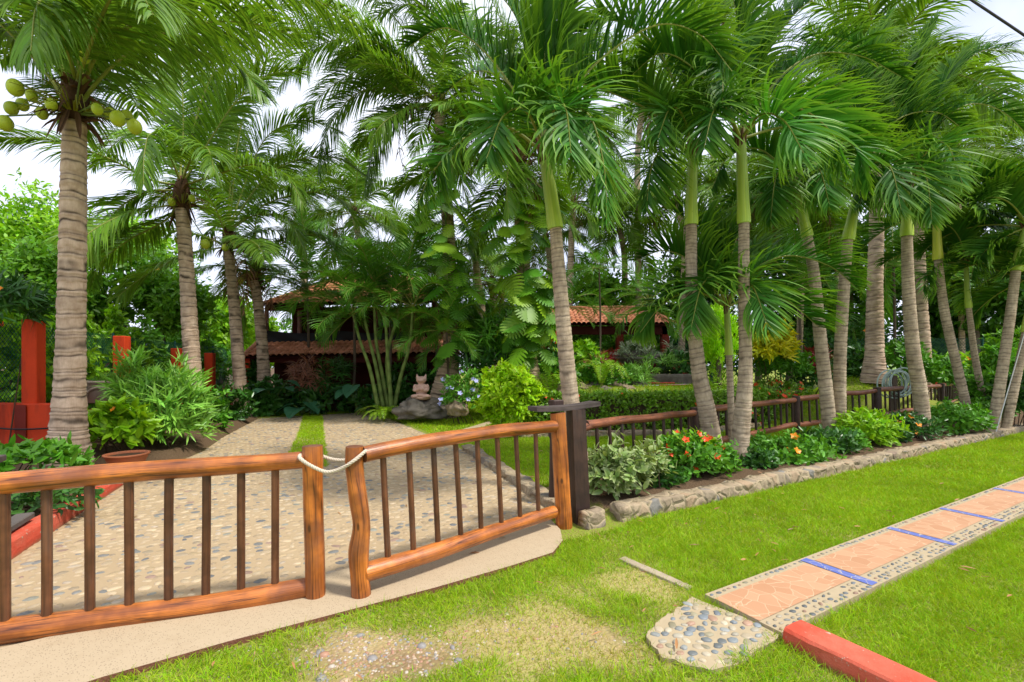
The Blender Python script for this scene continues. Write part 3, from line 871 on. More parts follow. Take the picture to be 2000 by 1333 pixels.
t = thing('gate_pier', 'dark square timber gate pier with a wide cap board behind the orange gate post', 'pier', (.70, 4.75, 0))
mb = MB()
pz = np.linspace(-.05, 1.155, 14); px_ = .655 + (1 - (pz + .05) / 1.2) * .045
v = []
for z_, x_ in zip(pz, px_):
    k = .073 * (1 + .12 * (1 - z_ / 1.2))
    for sx, sy in ((-1, -1), (1, -1), (1, 1), (-1, 1)):
        v.append([x_ + sx * k * .94 - sy * k * .34, 4.74 + sy * k * .94 + sx * k * .34, z_])
i, j = np.meshgrid(np.arange(13), np.arange(4), indexing='ij')
mb.add(v, [np.stack([i * 4 + j, i * 4 + (j + 1) % 4, (i + 1) * 4 + (j + 1) % 4, (i + 1) * 4 + j], -1).reshape(-1, 4), np.array([[52, 53, 54, 55]])], 0,
       None, [[(k % 4) * .12, z_] for z_ in pz for k in range(4)])
mb.build('post', M['dark_wood'], t)
c0, c1 = P(1040, 800, 4.5), P(1162, 789, 4.9)
mb = MB(); n = 12; tt = np.linspace(0, 1, n)
dd = nrm(c1 - c0); sd = nrm(np.cross(dd, [0, 0, 1.]))
v = []
for k in tt:
    p = c0 * (1 - k) + c1 * k; p = p + [0, 0, -.012 * math.sin(k * math.pi) + .02 * (k - .5) ** 2]
    hw = .085 + .010 * math.sin(k * 7)
    for a_, z_ in ((-1, -.022), (1, -.022), (1, .022), (-1, .022)): v.append(p + sd * a_ * hw + [0, 0, z_])
i, j = np.meshgrid(np.arange(n - 1), np.arange(4), indexing='ij')
mb.add(v, [np.stack([i * 4 + j, i * 4 + (j + 1) % 4, (i + 1) * 4 + (j + 1) % 4, (i + 1) * 4 + j], -1).reshape(-1, 4), np.array([[0, 1, 2, 3]]), np.array([[47, 46, 45, 44]])], 0, None,
       [[(k % 4) * .1, x * .7] for x in tt for k in range(4)])
mb.build('cap_board', M['grey_board'], t)
mb = MB(); p = P(1086, 790, 4.85); mb.box(p + [0, .0, .005], (.14, .10, .085), 0, .6, None, .01); mb.build('cap_block', M['dark_wood'], t)
t = thing('gate_pier', 'second dark gate pier with only its grey cap board showing at the left edge', 'pier', (-3.2, 3.1, 0))
mb = MB(); mb.box((-3.93, 3.02, .44), (.17, .17, .94), 0, .3, None, .01); mb.build('post', M['dark_wood'], t)
mb = MB(); mb.box((-3.93, 3.02, .94), (.80, .24, .045), 0, .52, None, .006); mb.build('cap_board', M['grey_board'], t)

# rope loop round both latch posts
def rope(name, label, loop, r):
    mb = MB(); n = len(loop); T = nrm(np.gradient(loop, axis=0)); U = nrm(np.cross(T, [.2, .1, 1.])); V = np.cross(T, U)
    s = np.r_[0, np.cumsum(np.linalg.norm(np.diff(loop, axis=0), axis=1))]
    for k in range(3):
        a = s / .055 * 2 * math.pi + k * 2.094
        mb.tube(loop + (U * np.cos(a)[:, None] + V * np.sin(a)[:, None]) * r * .55, r * .62, 7, 0, None, False)
    return tag(mb.build(name, M['rope'], None, loop[0]), label, 'rope')
zr = .97
lp = spline([[-1.445, 3.18, zr + .03], [-1.42, 3.085, zr + .015], [-1.345, 3.075, zr - .035], [-1.24, 3.085, zr - .08], [-1.14, 3.09, zr - .055], [-1.06, 3.095, zr - .005], [-1.005, 3.16, zr + .045], [-1.03, 3.245, zr + .03],
             [-1.13, 3.26, zr - .03], [-1.25, 3.26, zr - .035], [-1.35, 3.255, zr - .005], [-1.43, 3.23, zr + .03], [-1.445, 3.18, zr + .03]], 150)
rope('rope_loop', 'loop of twisted cream rope tying the two gate leaves together', lp, .0115)

# ---------------------------------------------------------------- log fence round the inner garden
ft = thing('log_fence', 'long reddish log rail fence with dark balusters behind the flower bed', 'fence', (3.2, 8.0, 0))
fp = [np.array([.50, 5.3]), np.array([.98, 5.95]), np.array([3.17, 8.0]), np.array([6.53, 10.6]), np.array([9.5, 12.0]), np.array([13.4, 14.4]), np.array([16.2, 16.6])]
ftop = [.80, .83, .81, .83, .97, .98, 1.02]; fbot = [.22, .22, .22, .24, .30, .38, .40]
for k, (q, z) in enumerate(zip(fp, ftop)):
    if k == 1: continue
    mb = MB(); r = .085 if k < 4 else .10
    lpz = log_path([*q, -.05], [q[0] + .01, q[1], z + .07], 14, .006, k * 3.1)
    mb.tube(lpz, log_rad(r, r * .92, 14, k * 9), 12, 0, None, True, 1)
    mb.build('post', [M['dark_wood'], M['dark_wood']], ft)
for k in range(6):
    a, c = fp[k], fp[k + 1]; d = (c - a) / np.linalg.norm(c - a); L = np.linalg.norm(c - a)
    log('top_rail', [*(a - d * .05), ftop[k] + .01], [*(c + d * .05), ftop[k + 1] - .01], .062, .056, ft, 30 + k, 'rail_wood', 'dark_wood', wob=.02)
    log('bottom_rail', [*(a - d * .03), fbot[k]], [*(c + d * .03), fbot[k + 1]], .062, .058, ft, 50 + k, 'rail_wood', 'dark_wood', wob=.02)
    nb = max(2, int(round(L / .30))) if k else 1
    for j in range(nb):
        s = (j + .7) / (nb + .4) if k else .5
        q = a + (c - a) * s; z0 = fbot[k] * (1 - s) + fbot[k + 1] * s; z1 = ftop[k] * (1 - s) + ftop[k + 1] * s
        rr = math.atan2(d[1], d[0])
        bal([q[0] + d[0] * .03, q[1] + d[1] * .03, z0], [q[0] - d[0] * .02, q[1] - d[1] * .02, z1], .052, .042, ft, rr, 'dark_wood')

# ---------------------------------------------------------------- red garden wall with posts and mesh fence, left
rw = thing('red_wall', 'low red garden wall with tall square red posts behind the left coconut palms', 'wall', (-8, 8.0, 0))
mb = MB()
RW0, RW1 = np.array([-7.45, 7.0]), np.array([-10.75, 17.6])
RWD = (RW1 - RW0) / np.linalg.norm(RW1 - RW0); rrot = math.atan2(RWD[1], RWD[0])
c = (RW0 + RW1) / 2; L = np.linalg.norm(RW1 - RW0)
def wall_box(mb, a, c, w, z0, z1, bev=.012):
    a = np.asarray(a, float); c = np.asarray(c, float); d = c - a
    mb.box([*((a + c) / 2), (z0 + z1) / 2], (np.linalg.norm(d), w, z1 - z0), 0, math.atan2(d[1], d[0]), None, bev)
wall_box(mb, [-7.5, 7.3], [-10.75, 17.6], .16, 0, .78)
mb.build('wall', M['red_paint'], rw)
mb = MB(); wall_box(mb, [-8.95, 7.35], [-6.72, 7.05], .18, 0, 1.02); mb.build('end_wall', M['red_paint'], rw)
mb = MB(); wall_box(mb, [-7.62, 7.06], [-7.42, 7.033], .005, .30, 1.0, 0); mb.build('dark_stripe', M['dark_red'], rw)
for (pxl, pyt, Y, w) in ((66, 625, 7.2, .20), (238, 657, 9.6, .22), (347, 681, 12.6, .24), (410, 690, 15.2, .25), (484, 705, 17.5, .26)):
    mb = MB(); q = P(pxl, pyt, Y); mb.box([q[0], q[1], q[2] / 2], (w, w, q[2]), 0, .21, None, .012)
    mb.build('post', M['red_paint'], rw)
cab = spline([[-9.3, 7.25, .82], [-8.4, 7.12, .70], [-7.6, 6.99, .64], [-7.0, 6.93, .66], [-6.74, 6.95, .68]], 30)
mb = MB(); mb.tube(cab, .012, 6); tag(mb.build('cable', M['black'], None, cab[0]), 'black cable sagging along the red wall beside the big left palm', 'cable')

mf = thing('mesh_fence', 'green chain link fence grown over with creepers behind the red posts', 'fence', (-9, 8.5, 0))
a, c = np.array([-8.1, 7.2]), np.array([-11.3, 17.6]); d = (c - a); L = np.linalg.norm(d); d /= L
mb = MB(); sp = .085; H = 1.75
for s in np.arange(-2.2, L + H, sp):
    for sg in (1, -1):
        u0, u1 = (s, s + H) if sg > 0 else (s, s - H)
        pth = np.array([[*(a + d * u0), .55], [*(a + d * u1), .55 + H]])
        mb.tube(pth, .0045, 4, 0, None, False)
mb.build('mesh', M['chain'], mf)
for s in (0, 3.5, 7, 10.5):
    mb = MB(); q = a + d * s; mb.tube([[*q, 0], [*q, 2.35]], .025, 8); mb.build('post', M['chain'], mf)
mf2 = thing('mesh_fence', 'dark green chain link fence in shade behind the tall leafed plants at right', 'fence', (15, 19.5, 0))
a, c = np.array([8.5, 19.6]), np.array([24, 20.2]); d = (c - a); L = np.linalg.norm(d); d /= L
mb = MB()
for s in np.arange(0, L, .14):
    for sg in (1, -1):
        mb.tube(np.array([[*(a + d * s), .6], [*(a + d * (s + sg * 2.2)), 2.8]]), .006, 4, 0, None, False)
mb.build('mesh', M['chain'], mf2)
for s in np.arange(0, L, 3.0):
    mb = MB(); q = a + d * s; mb.tube([[*q, 0], [*q, 2.85]], .03, 8); mb.build('post', M['chain'], mf2)

# planters on the red wall, pots
def pot(name, label, c, r, h, mat, motif=False, flare=1.25):
    z = np.array([0, .08, .35, .7, .88, .9, 1.0, 1.0, .86]); rr = np.array([.62, .66, .80, .95, 1.0, 1.08, 1.08, .95, .93])
    th = np.linspace(0, 2 * math.pi, 24, endpoint=False)
    v = np.stack([np.outer(rr * r, np.cos(th)) + c[0], np.outer(rr * r, np.sin(th)) + c[1], np.outer(z * h, np.ones(24)) + c[2]], -1).reshape(-1, 3)
    n = len(z); i, j = np.meshgrid(np.arange(n - 1), np.arange(24), indexing='ij')
    q = np.stack([i * 24 + j, i * 24 + (j + 1) % 24, (i + 1) * 24 + (j + 1) % 24, (i + 1) * 24 + j], -1).reshape(-1, 4)
    t = thing(name, label, 'planter', c)
    mb = MB(); mb.add(v, [q], 0, None, None, True); mb.add(v[-24:], [np.arange(24)[None]], 1)
    mb.build('bowl', [mat, M['soil']], t)
    if motif:
        mb = MB(); u = nrm(np.array([0, 0, 0.]) - np.array([c[0], c[1], 0])); s = np.array([-u[1], u[0], 0])
        k = np.linspace(-1, 1, 13)
        arch = np.array([np.array(c) + (u * math.sqrt(max(0, 1 - (x * .62) ** 2)) + s * x * .62) * r * (.80 + .2 * (.30 + .5 * math.sqrt(max(0, 1 - x * x)))) * 1.02 + [0, 0, h * (.22 + .5 * math.sqrt(max(0, 1 - x * x)))] for x in k])
        mb.tube(arch, .022, 6, 0); mb.build('moulding', M['pale_clay'], t)
    return t
pot('planter', 'clay bowl planter with a pale moulded face on the red wall at the left edge', (-9.05, 7.9, .95), .33, .34, M['terracotta'], True)
pot('planter', 'wide clay bowl planter with a pale arched moulding right of the big palm', P(196, 786, 8.9) - [0, 0, 0], .38, .42, M['pale_clay'], True)
pp = G(215, 930, .22); pot('plant_pot', 'low terracotta pot holding the lime green shrub behind the gate', (pp[0] - .25, pp[1] + .55, .18), .24, .22, M['terracotta'])
# ---------------------------------------------------------------- tiled roofs, house, pavilion
b = NB('roof_tile'); co = b.coord('Object'); n1 = b.noise(co, 5, 6, .65); n2 = b.noise(co, 1.2, 4)
col = b.mix(n1, (.42, .155, .075), (.62, .29, .16))
col = b.mix(b.math('MULTIPLY', b.ramp(n2, [(.5, (0, 0, 0)), (.75, (1, 1, 1))]), .55), col, (.13, .07, .045))
col = b.mix(1.0, col, b.tint(), 'MULTIPLY')
M['tile'] = b.surf(col, .85, b.bump(n1, .3, .01), .15)

def roof_plane(mb, eL, eR, tR, tL, bw=.21, course=.34):
    """barrel tiles over the trapezoid eL-eR (eave) / tL-tR (top)"""
    eL, eR, tR, tL = (np.asarray(x, float) for x in (eL, eR, tR, tL))
    ud = nrm(eR - eL); nn = nrm(np.cross(ud, (tL + tR) / 2 - (eL + eR) / 2)); nn = nn if nn[2] > 0 else -nn
    vd = nrm(np.cross(nn, ud)); vd = vd if vd @ (tL - eL) > 0 else -vd
    W = np.linalg.norm(eR - eL); H = (tL - eL) @ vd
    nu = int(W / bw) * 8 + 1; u = np.linspace(0, int(W / bw) * bw, nu)
    nc = max(1, int(round(H / course))); ch = H / nc
    v = np.concatenate([[k * ch, k * ch + ch * .5, k * ch + ch - 1e-3] for k in range(nc)])
    lift = np.concatenate([[.05, .03, .012] for k in range(nc)])
    ph = (u / bw) % 1
    prof = .075 * np.abs(np.sin(math.pi * ph)) ** .8
    Pt = eL + u[:, None, None] * ud + v[None, :, None] * vd + (prof[:, None] * (1 - .15 * (np.arange(len(v)) % 3 == 2)) + lift[None])[:, :, None] * nn
    iu = (u[:, None] / bw).astype(int); iv = (v[None] / ch + 1e-4).astype(int)
    hsh = np.abs(np.sin(iu * 12.9898 + iv * 78.233) * 43758.5453) % 1; h2 = np.abs(np.sin(iu * 39.34 + iv * 11.13) * 24634.63) % 1
    tint = np.stack([.7 + .55 * hsh, .65 + .6 * hsh * (.8 + .3 * h2), .6 + .8 * hsh * (.7 + .4 * h2)], -1)
    m = len(v); i, j = np.meshgrid(np.arange(nu - 1), np.arange(m - 1), indexing='ij')
    q = np.stack([i * m + j, (i + 1) * m + j, (i + 1) * m + j + 1, i * m + j + 1], -1).reshape(-1, 4)
    uc = ((u[:-1] + u[1:]) / 2)[:, None]; vc = ((v[:-1] + v[1:]) / 2)[None]
    lo = ((tL - eL) @ ud) * vc / H; hi = W + ((tR - eR) @ ud) * vc / H
    keep = ((uc >= lo - .02) & (uc <= hi + .02)).ravel()
    mb.add(Pt.reshape(-1, 3), q[keep], 0, tint.reshape(-1, 3), None, True)
    v4 = np.array([eL, eR, tR, tL]) - nn * .04
    mb.add(v4, np.array([[0, 1, 2, 3]]), 1)
def ridge(mb, a, c, r=.085):
    a = np.asarray(a, float); c = np.asarray(c, float); n = max(2, int(np.linalg.norm(c - a) / .32)); 
    for k in range(n):
        p0 = a + (c - a) * k / n; p1 = a + (c - a) * (k + 1.15) / n
        mb.tube(np.array([p0, p1]), np.array([r * 1.08, r * .92]), 10, 0, np.ones(3) * random.uniform(.7, 1.2), True)

def post(parent, x, y, z0, z1, w, mat, name='post'):
    mb = MB(); mb.box((x, y, (z0 + z1) / 2), (w, w, z1 - z0), 0, 0, None, .01); return mb.build(name, mat, parent)

hs = thing('house', 'two storey maroon house with clay tiled roofs half hidden behind palms', 'house', (-5.5, 19, 0))
# ground floor lean-to roof
def px(x, y, Y): return P(x, y, Y)
e0, e1 = px(472, 699, 16.6), px(905, 692, 16.6); t0, t1 = px(512, 664, 18.6), px(870, 661, 18.6)
mb = MB(); roof_plane(mb, e0, e1, t1, t0); ridge(mb, e0 + [0.05, 0, .06], t0 + [0, 0, .06])
roof_plane(mb, e0 + [.0, 4.0, 0], e0 + [0, 0, 0], t0, t0 + [0, 1.9, 0])
mb.build('lower_roof', [M['tile'], M['maroon']], hs)
e0u, e1u = px(512, 597, 17.9), px(850, 590, 17.9); zr_ = px(640, 545, 20.4)[2]
t0u, t1u = np.array([e0u[0] + 2.0, 20.4, zr_]), np.array([e1u[0] - 1.2, 20.4, zr_])
mb = MB(); roof_plane(mb, e0u, e1u, t1u, t0u); roof_plane(mb, e0u + [0, 5, 0], e0u, t0u, t0u + [0, .05, 0]); ridge(mb, e0u + [0, 0, .06], t0u + [0, 0, .06]); ridge(mb, t0u + [0, 0, .07], t1u + [0, 0, .07])
ridge(mb, e1u + [0, 0, .06], t1u + [0, 0, .06])
mb.build('upper_roof', [M['tile'], M['maroon']], hs)
xl, xr = e0u[0] + .15, e1u[0] - .1
mb = MB(); wall_box(mb, [xl + .2, 20.6], [xr, 20.6], .2, 0, 4.1, 0); wall_box(mb, [xr, 20.6], [xr, 18.2], .2, 0, 4.1, 0); wall_box(mb, [xl + .3, 20.5], [xl + .3, 19.6], .2, 0, 4.1, 0); mb.build('wall', M['maroon'], hs)
mb = MB(); wall_box(mb, [xl - .2, 19.7], [xr, 19.7], 2.6, 2.2, 2.34, 0); mb.build('upper_floor', M['maroon'], hs)
for x in (521, 585, 660, 735, 800):
    q = px(x, 600, 18.3); post(hs, q[0], 18.3, 2.34, e0u[2] - .02, .12, M['rail_wood'])
mb = MB(); wall_box(mb, [xl - .2, 18.3], [xr, 18.3], .14, e0u[2] - .16, e0u[2] - .02, 0); mb.build('eave_beam', M['maroon'], hs)
# sagging black shade net hung along the balcony
mb = MB(); nx, nz_ = 60, 7; xs = np.linspace(xl - .1, xr - 1.0, nx)
v = []
for k in range(nz_):
    for x in xs:
        f = k / (nz_ - 1); sag = .10 * abs(math.sin((x - xl) * 1.1)) * f
        v.append([x, 18.16 - .10 * f + .05 * math.sin(x * 5 + k) * (1 - f), 2.36 + (.62 - sag) * f])
i, j = np.meshgrid(np.arange(nz_ - 1), np.arange(nx - 1), indexing='ij')
mb.add(v, np.stack([i * nx + j, i * nx + j + 1, (i + 1) * nx + j + 1, (i + 1) * nx + j], -1).reshape(-1, 4), 0, None, None, True)
mb.build('shade_net', M['net'], hs)
for x in (486, 640, 760, 880):
    q = px(x, 700, 16.9); post(hs, q[0], 16.9, 0, 1.95, .17, M['red_paint'] if x < 500 else M['dark_red'])
mb = MB(); wall_box(mb, [px(480, 700, 16.9)[0], 16.9], [px(900, 700, 16.9)[0], 16.9], .16, 1.72, 1.94, 0); mb.build('beam', M['maroon'], hs)
mb = MB(); wall_box(mb, [px(552, 700, 16.7)[0], 16.7], [px(770, 700, 16.7)[0], 16.7], .16, 0, .62); mb.build('low_wall', M['dark_red'], hs)
mb = MB(); wall_box(mb, [px(480, 700, 16.9)[0], 19.0], [xr, 19.0], .16, 0, 2.2, 0); mb.build('back_wall', M['maroon'], hs)
q = px(688, 700, 17.6)
lt = thing('hanging_lamp', 'small glowing orange lamp hanging under the lower roof of the house', 'lamp', q)
mb = MB(); mb.blob(q, .055, amp=0, nu=12, nv=8); mb.build('bulb', M['glow'], lt)
mb = MB(); mb.tube([q + [0, 0, .05], q + [0, 0, .5]], .008, 6); mb.build('cord', M['black'], lt)

pv = thing('garden_pavilion', 'open red garden pavilion with a clay tiled hip roof beyond the rockery', 'pavilion', (3.2, 21, .9))
e0, e1 = px(1060, 634, 20), px(1318, 634, 20); t0, t1 = px(1078, 604, 21.9), px(1262, 604, 21.9)
mb = MB(); roof_plane(mb, e0, e1, t1, t0); roof_plane(mb, e1, e1 + [0, 4, 0], t1 + [0, .3, 0], t1); ridge(mb, e1 + [0, 0, .06], t1 + [0, 0, .06]); ridge(mb, t0 + [0, 0, .07], t1 + [0, 0, .07])
mb.build('roof', [M['tile'], M['maroon']], pv)
for x, w in ((1088, .3), (1210, .30), (1298, .32), (1298, .3)):
    q = px(x, 640, 20.4); post(pv, q[0], 20.4, .6, e0[2] - .05, w, M['dark_red'])
    if x == 1298: break
mb = MB(); wall_box(mb, [e0[0] + .2, 20.35], [e1[0] - .2, 20.35], .22, e0[2] - .42, e0[2] - .06, 0); mb.build('beam', M['maroon'], pv)
mb = MB(); wall_box(mb, [e0[0] + .2, 24.6], [e1[0] + .6, 24.6], .2, .5, 2.0, 0); mb.build('back_wall', M['maroon'], pv)
mb = MB(); wall_box(mb, [px(1310, 700, 20.4)[0], 20.4], [px(1360, 700, 20.4)[0], 20.4], .2, .6, 1.75, .01); mb.build('low_wall', M['dark_red'], pv)
mb = MB(); q = px(1086, 660, 20.1); wall_box(mb, [q[0] - .25, 20.1], [q[0] + .28, 20.1], .06, .9, 2.6, 0)
d_ = mb.build('door', M['slat'], pv)
mb = MB(); wall_box(mb, [q[0] - .25, 20.05], [q[0] + .28, 20.05], .03, 2.55, 3.15, 0); mb.build('painted_panel', M['red_paint'], d_)

# ---------------------------------------------------------------- statue, rocks, stone trough, hose
q = P(823, 781, 13.0); zb = q[2]
mb = MB(); s = 50 * 13.0 / 900 / .72     # figure about 0.72 m tall
def el(c, r): mb.blob(q + np.array(c) * s, np.array(r) * s, amp=0, nu=18, nv=12)
el((0, 0, .06), (.27, .20, .075)); el((-.15, -.10, .10), (.13, .12, .06)); el((.15, -.10, .10), (.13, .12, .06)); el((0, -.13, .13), (.15, .08, .04))
el((0, .02, .25), (.165, .125, .20)); el((0, 0, .36), (.17, .115, .10))
for sx in (-1, 1):
    el((sx * .17, -.02, .34), (.06, .065, .10)); el((sx * .13, -.09, .27), (.10, .06, .05)); el((sx * .05, -.13, .30), (.06, .045, .05))
    el((sx * .085, -.085, .575), (.028, .02, .02))
el((0, 0, .45), (.085, .08, .07)); el((0, -.01, .555), (.145, .12, .105)); el((0, -.12, .535), (.055, .04, .035)); el((0, -.15, .55), (.015, .015, .012))
for sx in (-1, 1):
    mb.tube(np.array([q + np.array((sx * .10, 0, .60)) * s, q + np.array((sx * .115, 0, .66)) * s, q + np.array((sx * .13, 0, .725)) * s]), np.array([.052, .034, .006]) * s, 10)
st = mb.build('cat_statue', M['statue'], None, q)
rm = st.modifiers.new('remesh', 'REMESH'); rm.mode = 'VOXEL'; rm.voxel_size = .014; rm.use_smooth_shade = True
tag(st, 'seated pink stone cat statue with folded arms on the grey boulder', 'statue')

def rock(name, label, c, r, seed, mat, group=None, amp=.35):
    mb = MB(); mb.blob((0, 0, 0), r, seed, amp, 1.9, 48, 28, 0, None, .6)
    o = mb.build(name, mat, None, (0, 0, 0)); o.location = tuple(c); o.rotation_euler = (0, 0, seed * 1.7)
    return tag(o, label, 'rock', group)
rock('boulder', 'big flat grey boulder carrying the pink cat statue', P(823, 803, 13.1), (.68, .45, .33), 2.0, M['rock'], None, .5)
rock('boulder', 'small tan rock at the foot of the blue flowered shrub', P(893, 800, 12.4), (.34, .25, .26), 3.3, M['tan_rock'])
rock('boulder', 'brown rock under the left shrubs beside the driveway edge', G(400, 850), (.20, .16, .16), 4.1, M['terracotta'])
rk = [(1052, 762, 14.2, .34), (1095, 766, 14.0, .40), (1140, 764, 14.4, .36), (1180, 766, 14.2, .30), (1208, 758, 14.6, .32), (1228, 764, 14.2, .26), (1245, 754, 15.0, .34), (1262, 758, 15, .24), (1218, 748, 15.2, .28), (1160, 757, 14.8, .3)]
for k, (x, y, Y, r) in enumerate(rk):
    q = P(x, y, Y); q[2] = min(q[2], terrain(q[0], q[1]) + .12)
    rock('rock', 'tan rubble rock in the loose row edging the rockery behind the hedge', q, (r, r * .8, r * .62), 10 + k, M['tan_rock'] if k % 3 else M['rock'], 'rockery edging rocks')
rock('rock', 'long dark mossy ledge of rock at the back of the rockery under the pavilion', P(1225, 702, 18.3), (1.6, .5, .28), 31, M['rock'])
# carved trough
q = P(1297, 716, 16.6); t = thing('stone_trough', 'old carved stone trough planter beside the white gravel walk', 'trough', (q[0], q[1], 0.9))
mb = MB(); zt = 1.30; z0_ = .55
ang = np.linspace(0, 2 * math.pi, 40, endpoint=False)
pr = [(.72, 0), (.80, .25), (.88, .55), (1.0, .85), (1.02, .97), (.98, 1.0), (.82, 1.0), (.78, .8)]
v = []
for k, (r_, h_) in enumerate(pr):
    for a in ang:
        e_ = 1 / (abs(math.cos(a)) ** 4 + abs(math.sin(a)) ** 4) ** .25
        nz2 = 1 + .06 * mnoise.fractal(Vector((math.cos(a) * 2, math.sin(a) * 2, h_ * 2.5)), 1., 2., 3)
        v.append([q[0] + 1.05 * r_ * e_ * math.cos(a) * nz2, q[1] + .5 * r_ * e_ * math.sin(a) * nz2, z0_ + (zt - z0_) * h_ + .07 * (nz2 - 1) * 8])
i, j = np.meshgrid(np.arange(len(pr) - 1), np.arange(40), indexing='ij')
mb.add(v, [np.stack([i * 40 + j, i * 40 + (j + 1) % 40, (i + 1) * 40 + (j + 1) % 40, (i + 1) * 40 + j], -1).reshape(-1, 4), np.arange(280, 320)[None]], 0, None, None, True)
mb.build('basin', M['rock'], t)
kb = spline([[3.5, 16.0, 0], [4.6, 15.8, 0], [5.6, 15.9, 0]], 12); kb[:, 2] = terrain(kb[:, 0], kb[:, 1]) + .05
mb = MB(); mb.tube(kb, .04, 8); tag(mb.build('painted_kerb', M['red_kerb'], None, kb[0]), 'small curved red kerb at the foot of the stone trough', 'kerb')
kb = spline([[4.3, 15.1, 0], [5.6, 15.6, 0], [6.5, 16.8, 0]], 12); kb = kb + [.35, -.55, 0]; kb[:, 2] = terrain(kb[:, 0], kb[:, 1]) + .03
mb = MB(); mb.tube(kb, .02, 8); tag(mb.build('painted_kerb', M['red_kerb'], None, kb[0]), 'thin red kerb curving along the lawn side of the white gravel walk', 'kerb')

# hose coiled on a stump by the fence
q = P(1748, 742, 12.9)
t = thing('hose_reel', 'coil of pale green garden hose hung on a stump behind the log fence', 'hose', (q[0], q[1], .4))
mb = MB(); th = np.linspace(0, 2 * math.pi * 9, 9 * 26)
rr = .30 + .05 * np.sin(th * .37) + .03 * np.sin(th * 1.13 + 1)
cp = np.stack([q[0] + .12 * np.sin(th * .21) + np.cos(th) * rr, q[1] + .10 * np.sin(th * .11) - .05, q[2] - .1 + np.sin(th) * rr * 1.15], 1)
mb.tube(cp, .018, 7, 0, None, True); mb.build('hose', M['hose'], t)
mb = MB(); mb.tube([[q[0], q[1] + .06, -.1], [q[0], q[1] + .06, q[2] + .12]], .10, 12, 0); mb.build('stump', M['trunk_bark'], t)
# overhead cable and guy wire
c0, c1 = P(1850, -35, 9), P(2060, 110, 9); mb = MB(); mb.tube(spline([c0 * 1.0 + (c0 - c1) * 1.5, c0 - [0, 0, .03], c1, c1 + (c1 - c0) * 3], 30), .022, 6, 0)
tag(mb.build('power_line', M['cable'], None, c0), 'dark overhead cable crossing the sky at the top right corner', 'cable')
g0 = G(1941, 856); g1 = P(2004, 640, g0[1] + .5)
mb = MB(); mb.tube([g0 - [0, 0, .03], g1 + (g1 - g0) * .6], .011, 6, 0); tag(mb.build('guy_wire', M['wire'], None, g0), 'pale thin guy wire slanting up from the lawn beside the rightmost palms', 'wire')
# ---------------------------------------------------------------- palms
def frond(mb, path, Lmax, W, n, droop, vee=.25, petiole=.15, wind=(0, 0, -1.), outward=None, tcol=None, ruffle=.15, r0=.024, a0=68, a1=26, segs=4, bright=1.0, gaps=.03, rtint=None, tipd=0., nj=.22):
    R = spline(path, 40); path_len = np.linalg.norm(np.diff(R, axis=0), axis=1).sum()
    T = nrm(np.gradient(R, axis=0))
    if outward is None:
        outward = R[-1] - R[0]; outward = outward * [1, 1, 0]
    o = np.asarray(outward, float); o = o / max(np.linalg.norm(o), 1e-6)
    ref = np.array([0, 0, 1.0]) - .8 * o
    U = nrm(ref - T * (T @ ref)[:, None])
    S = np.cross(T, U)
    rt = np.array([1, 1, 1.]) if rtint is None else np.asarray(rtint)
    mb.tube(R, np.linspace(r0, .004, 40), 5, 1, rt, False)
    t = np.linspace(petiole, .995, n)
    for sd in (-1, 1):
        tt = np.clip(t + RNG.normal(0, .004, n), petiole, .999)
        keep = RNG.random(n) > gaps
        tt = tt[keep]; k = len(tt); idx = tt * 39
        f = lambda A: np.stack([np.interp(idx, np.arange(40), A[:, c]) for c in range(3)], 1)
        p, Tt, Ut, St = f(R), nrm(f(T)), nrm(f(U)), nrm(f(S))
        x = (tt - petiole) / (1 - petiole)
        L = Lmax * np.clip(.45 + 2.0 * x, 0, 1) * (1 - .72 * np.clip((x - .35) / .65, 0, 1) ** 1.6) * RNG.uniform(.86, 1.1, k)
        a = np.radians(a0 + (a1 - a0) * x + RNG.normal(0, 4, k))
        ve = vee + ruffle * RNG.standard_normal(k)
        d = Tt * np.cos(a)[:, None] + St * sd * np.sin(a)[:, None] + Ut * ve[:, None]
        N = nrm(Ut + RNG.normal(0, nj, (k, 3)))
        tint = np.ones((k, 3)) * RNG.uniform(.72, 1.25, (k, 1)) * bright * np.stack([RNG.uniform(.85, 1.25, k), np.ones(k), np.ones(k)], 1)
        if tcol is not None: tint = tint * np.asarray(tcol)
        mb.strips(p, d, N * sd, L, W * RNG.uniform(.8, 1.15, k) * np.clip(.6 + x * 2, .6, 1) * (1 - .4 * x), segs, [.5, 1, .9, .6, .06] if segs == 4 else [.55, 1, 1, .85, .5, .05] if segs == 5 else None, droop * RNG.uniform(.5, 1.6, k) * (.75 + .7 * x if tipd else 1), tint, 0, 0, wind, 0., tipd)

def arc(L, e0, bend, n=14, side=0.):
    s = np.linspace(0, 1, n); e = math.radians(e0) - math.radians(bend) * s ** 1.25
    dx = np.cos(e); dz = np.sin(e); st = L / (n - 1)
    x = np.r_[0, np.cumsum(dx[:-1])] * st; z = np.r_[0, np.cumsum(dz[:-1])] * st
    return np.stack([x, side * L * s ** 2, z], 1)

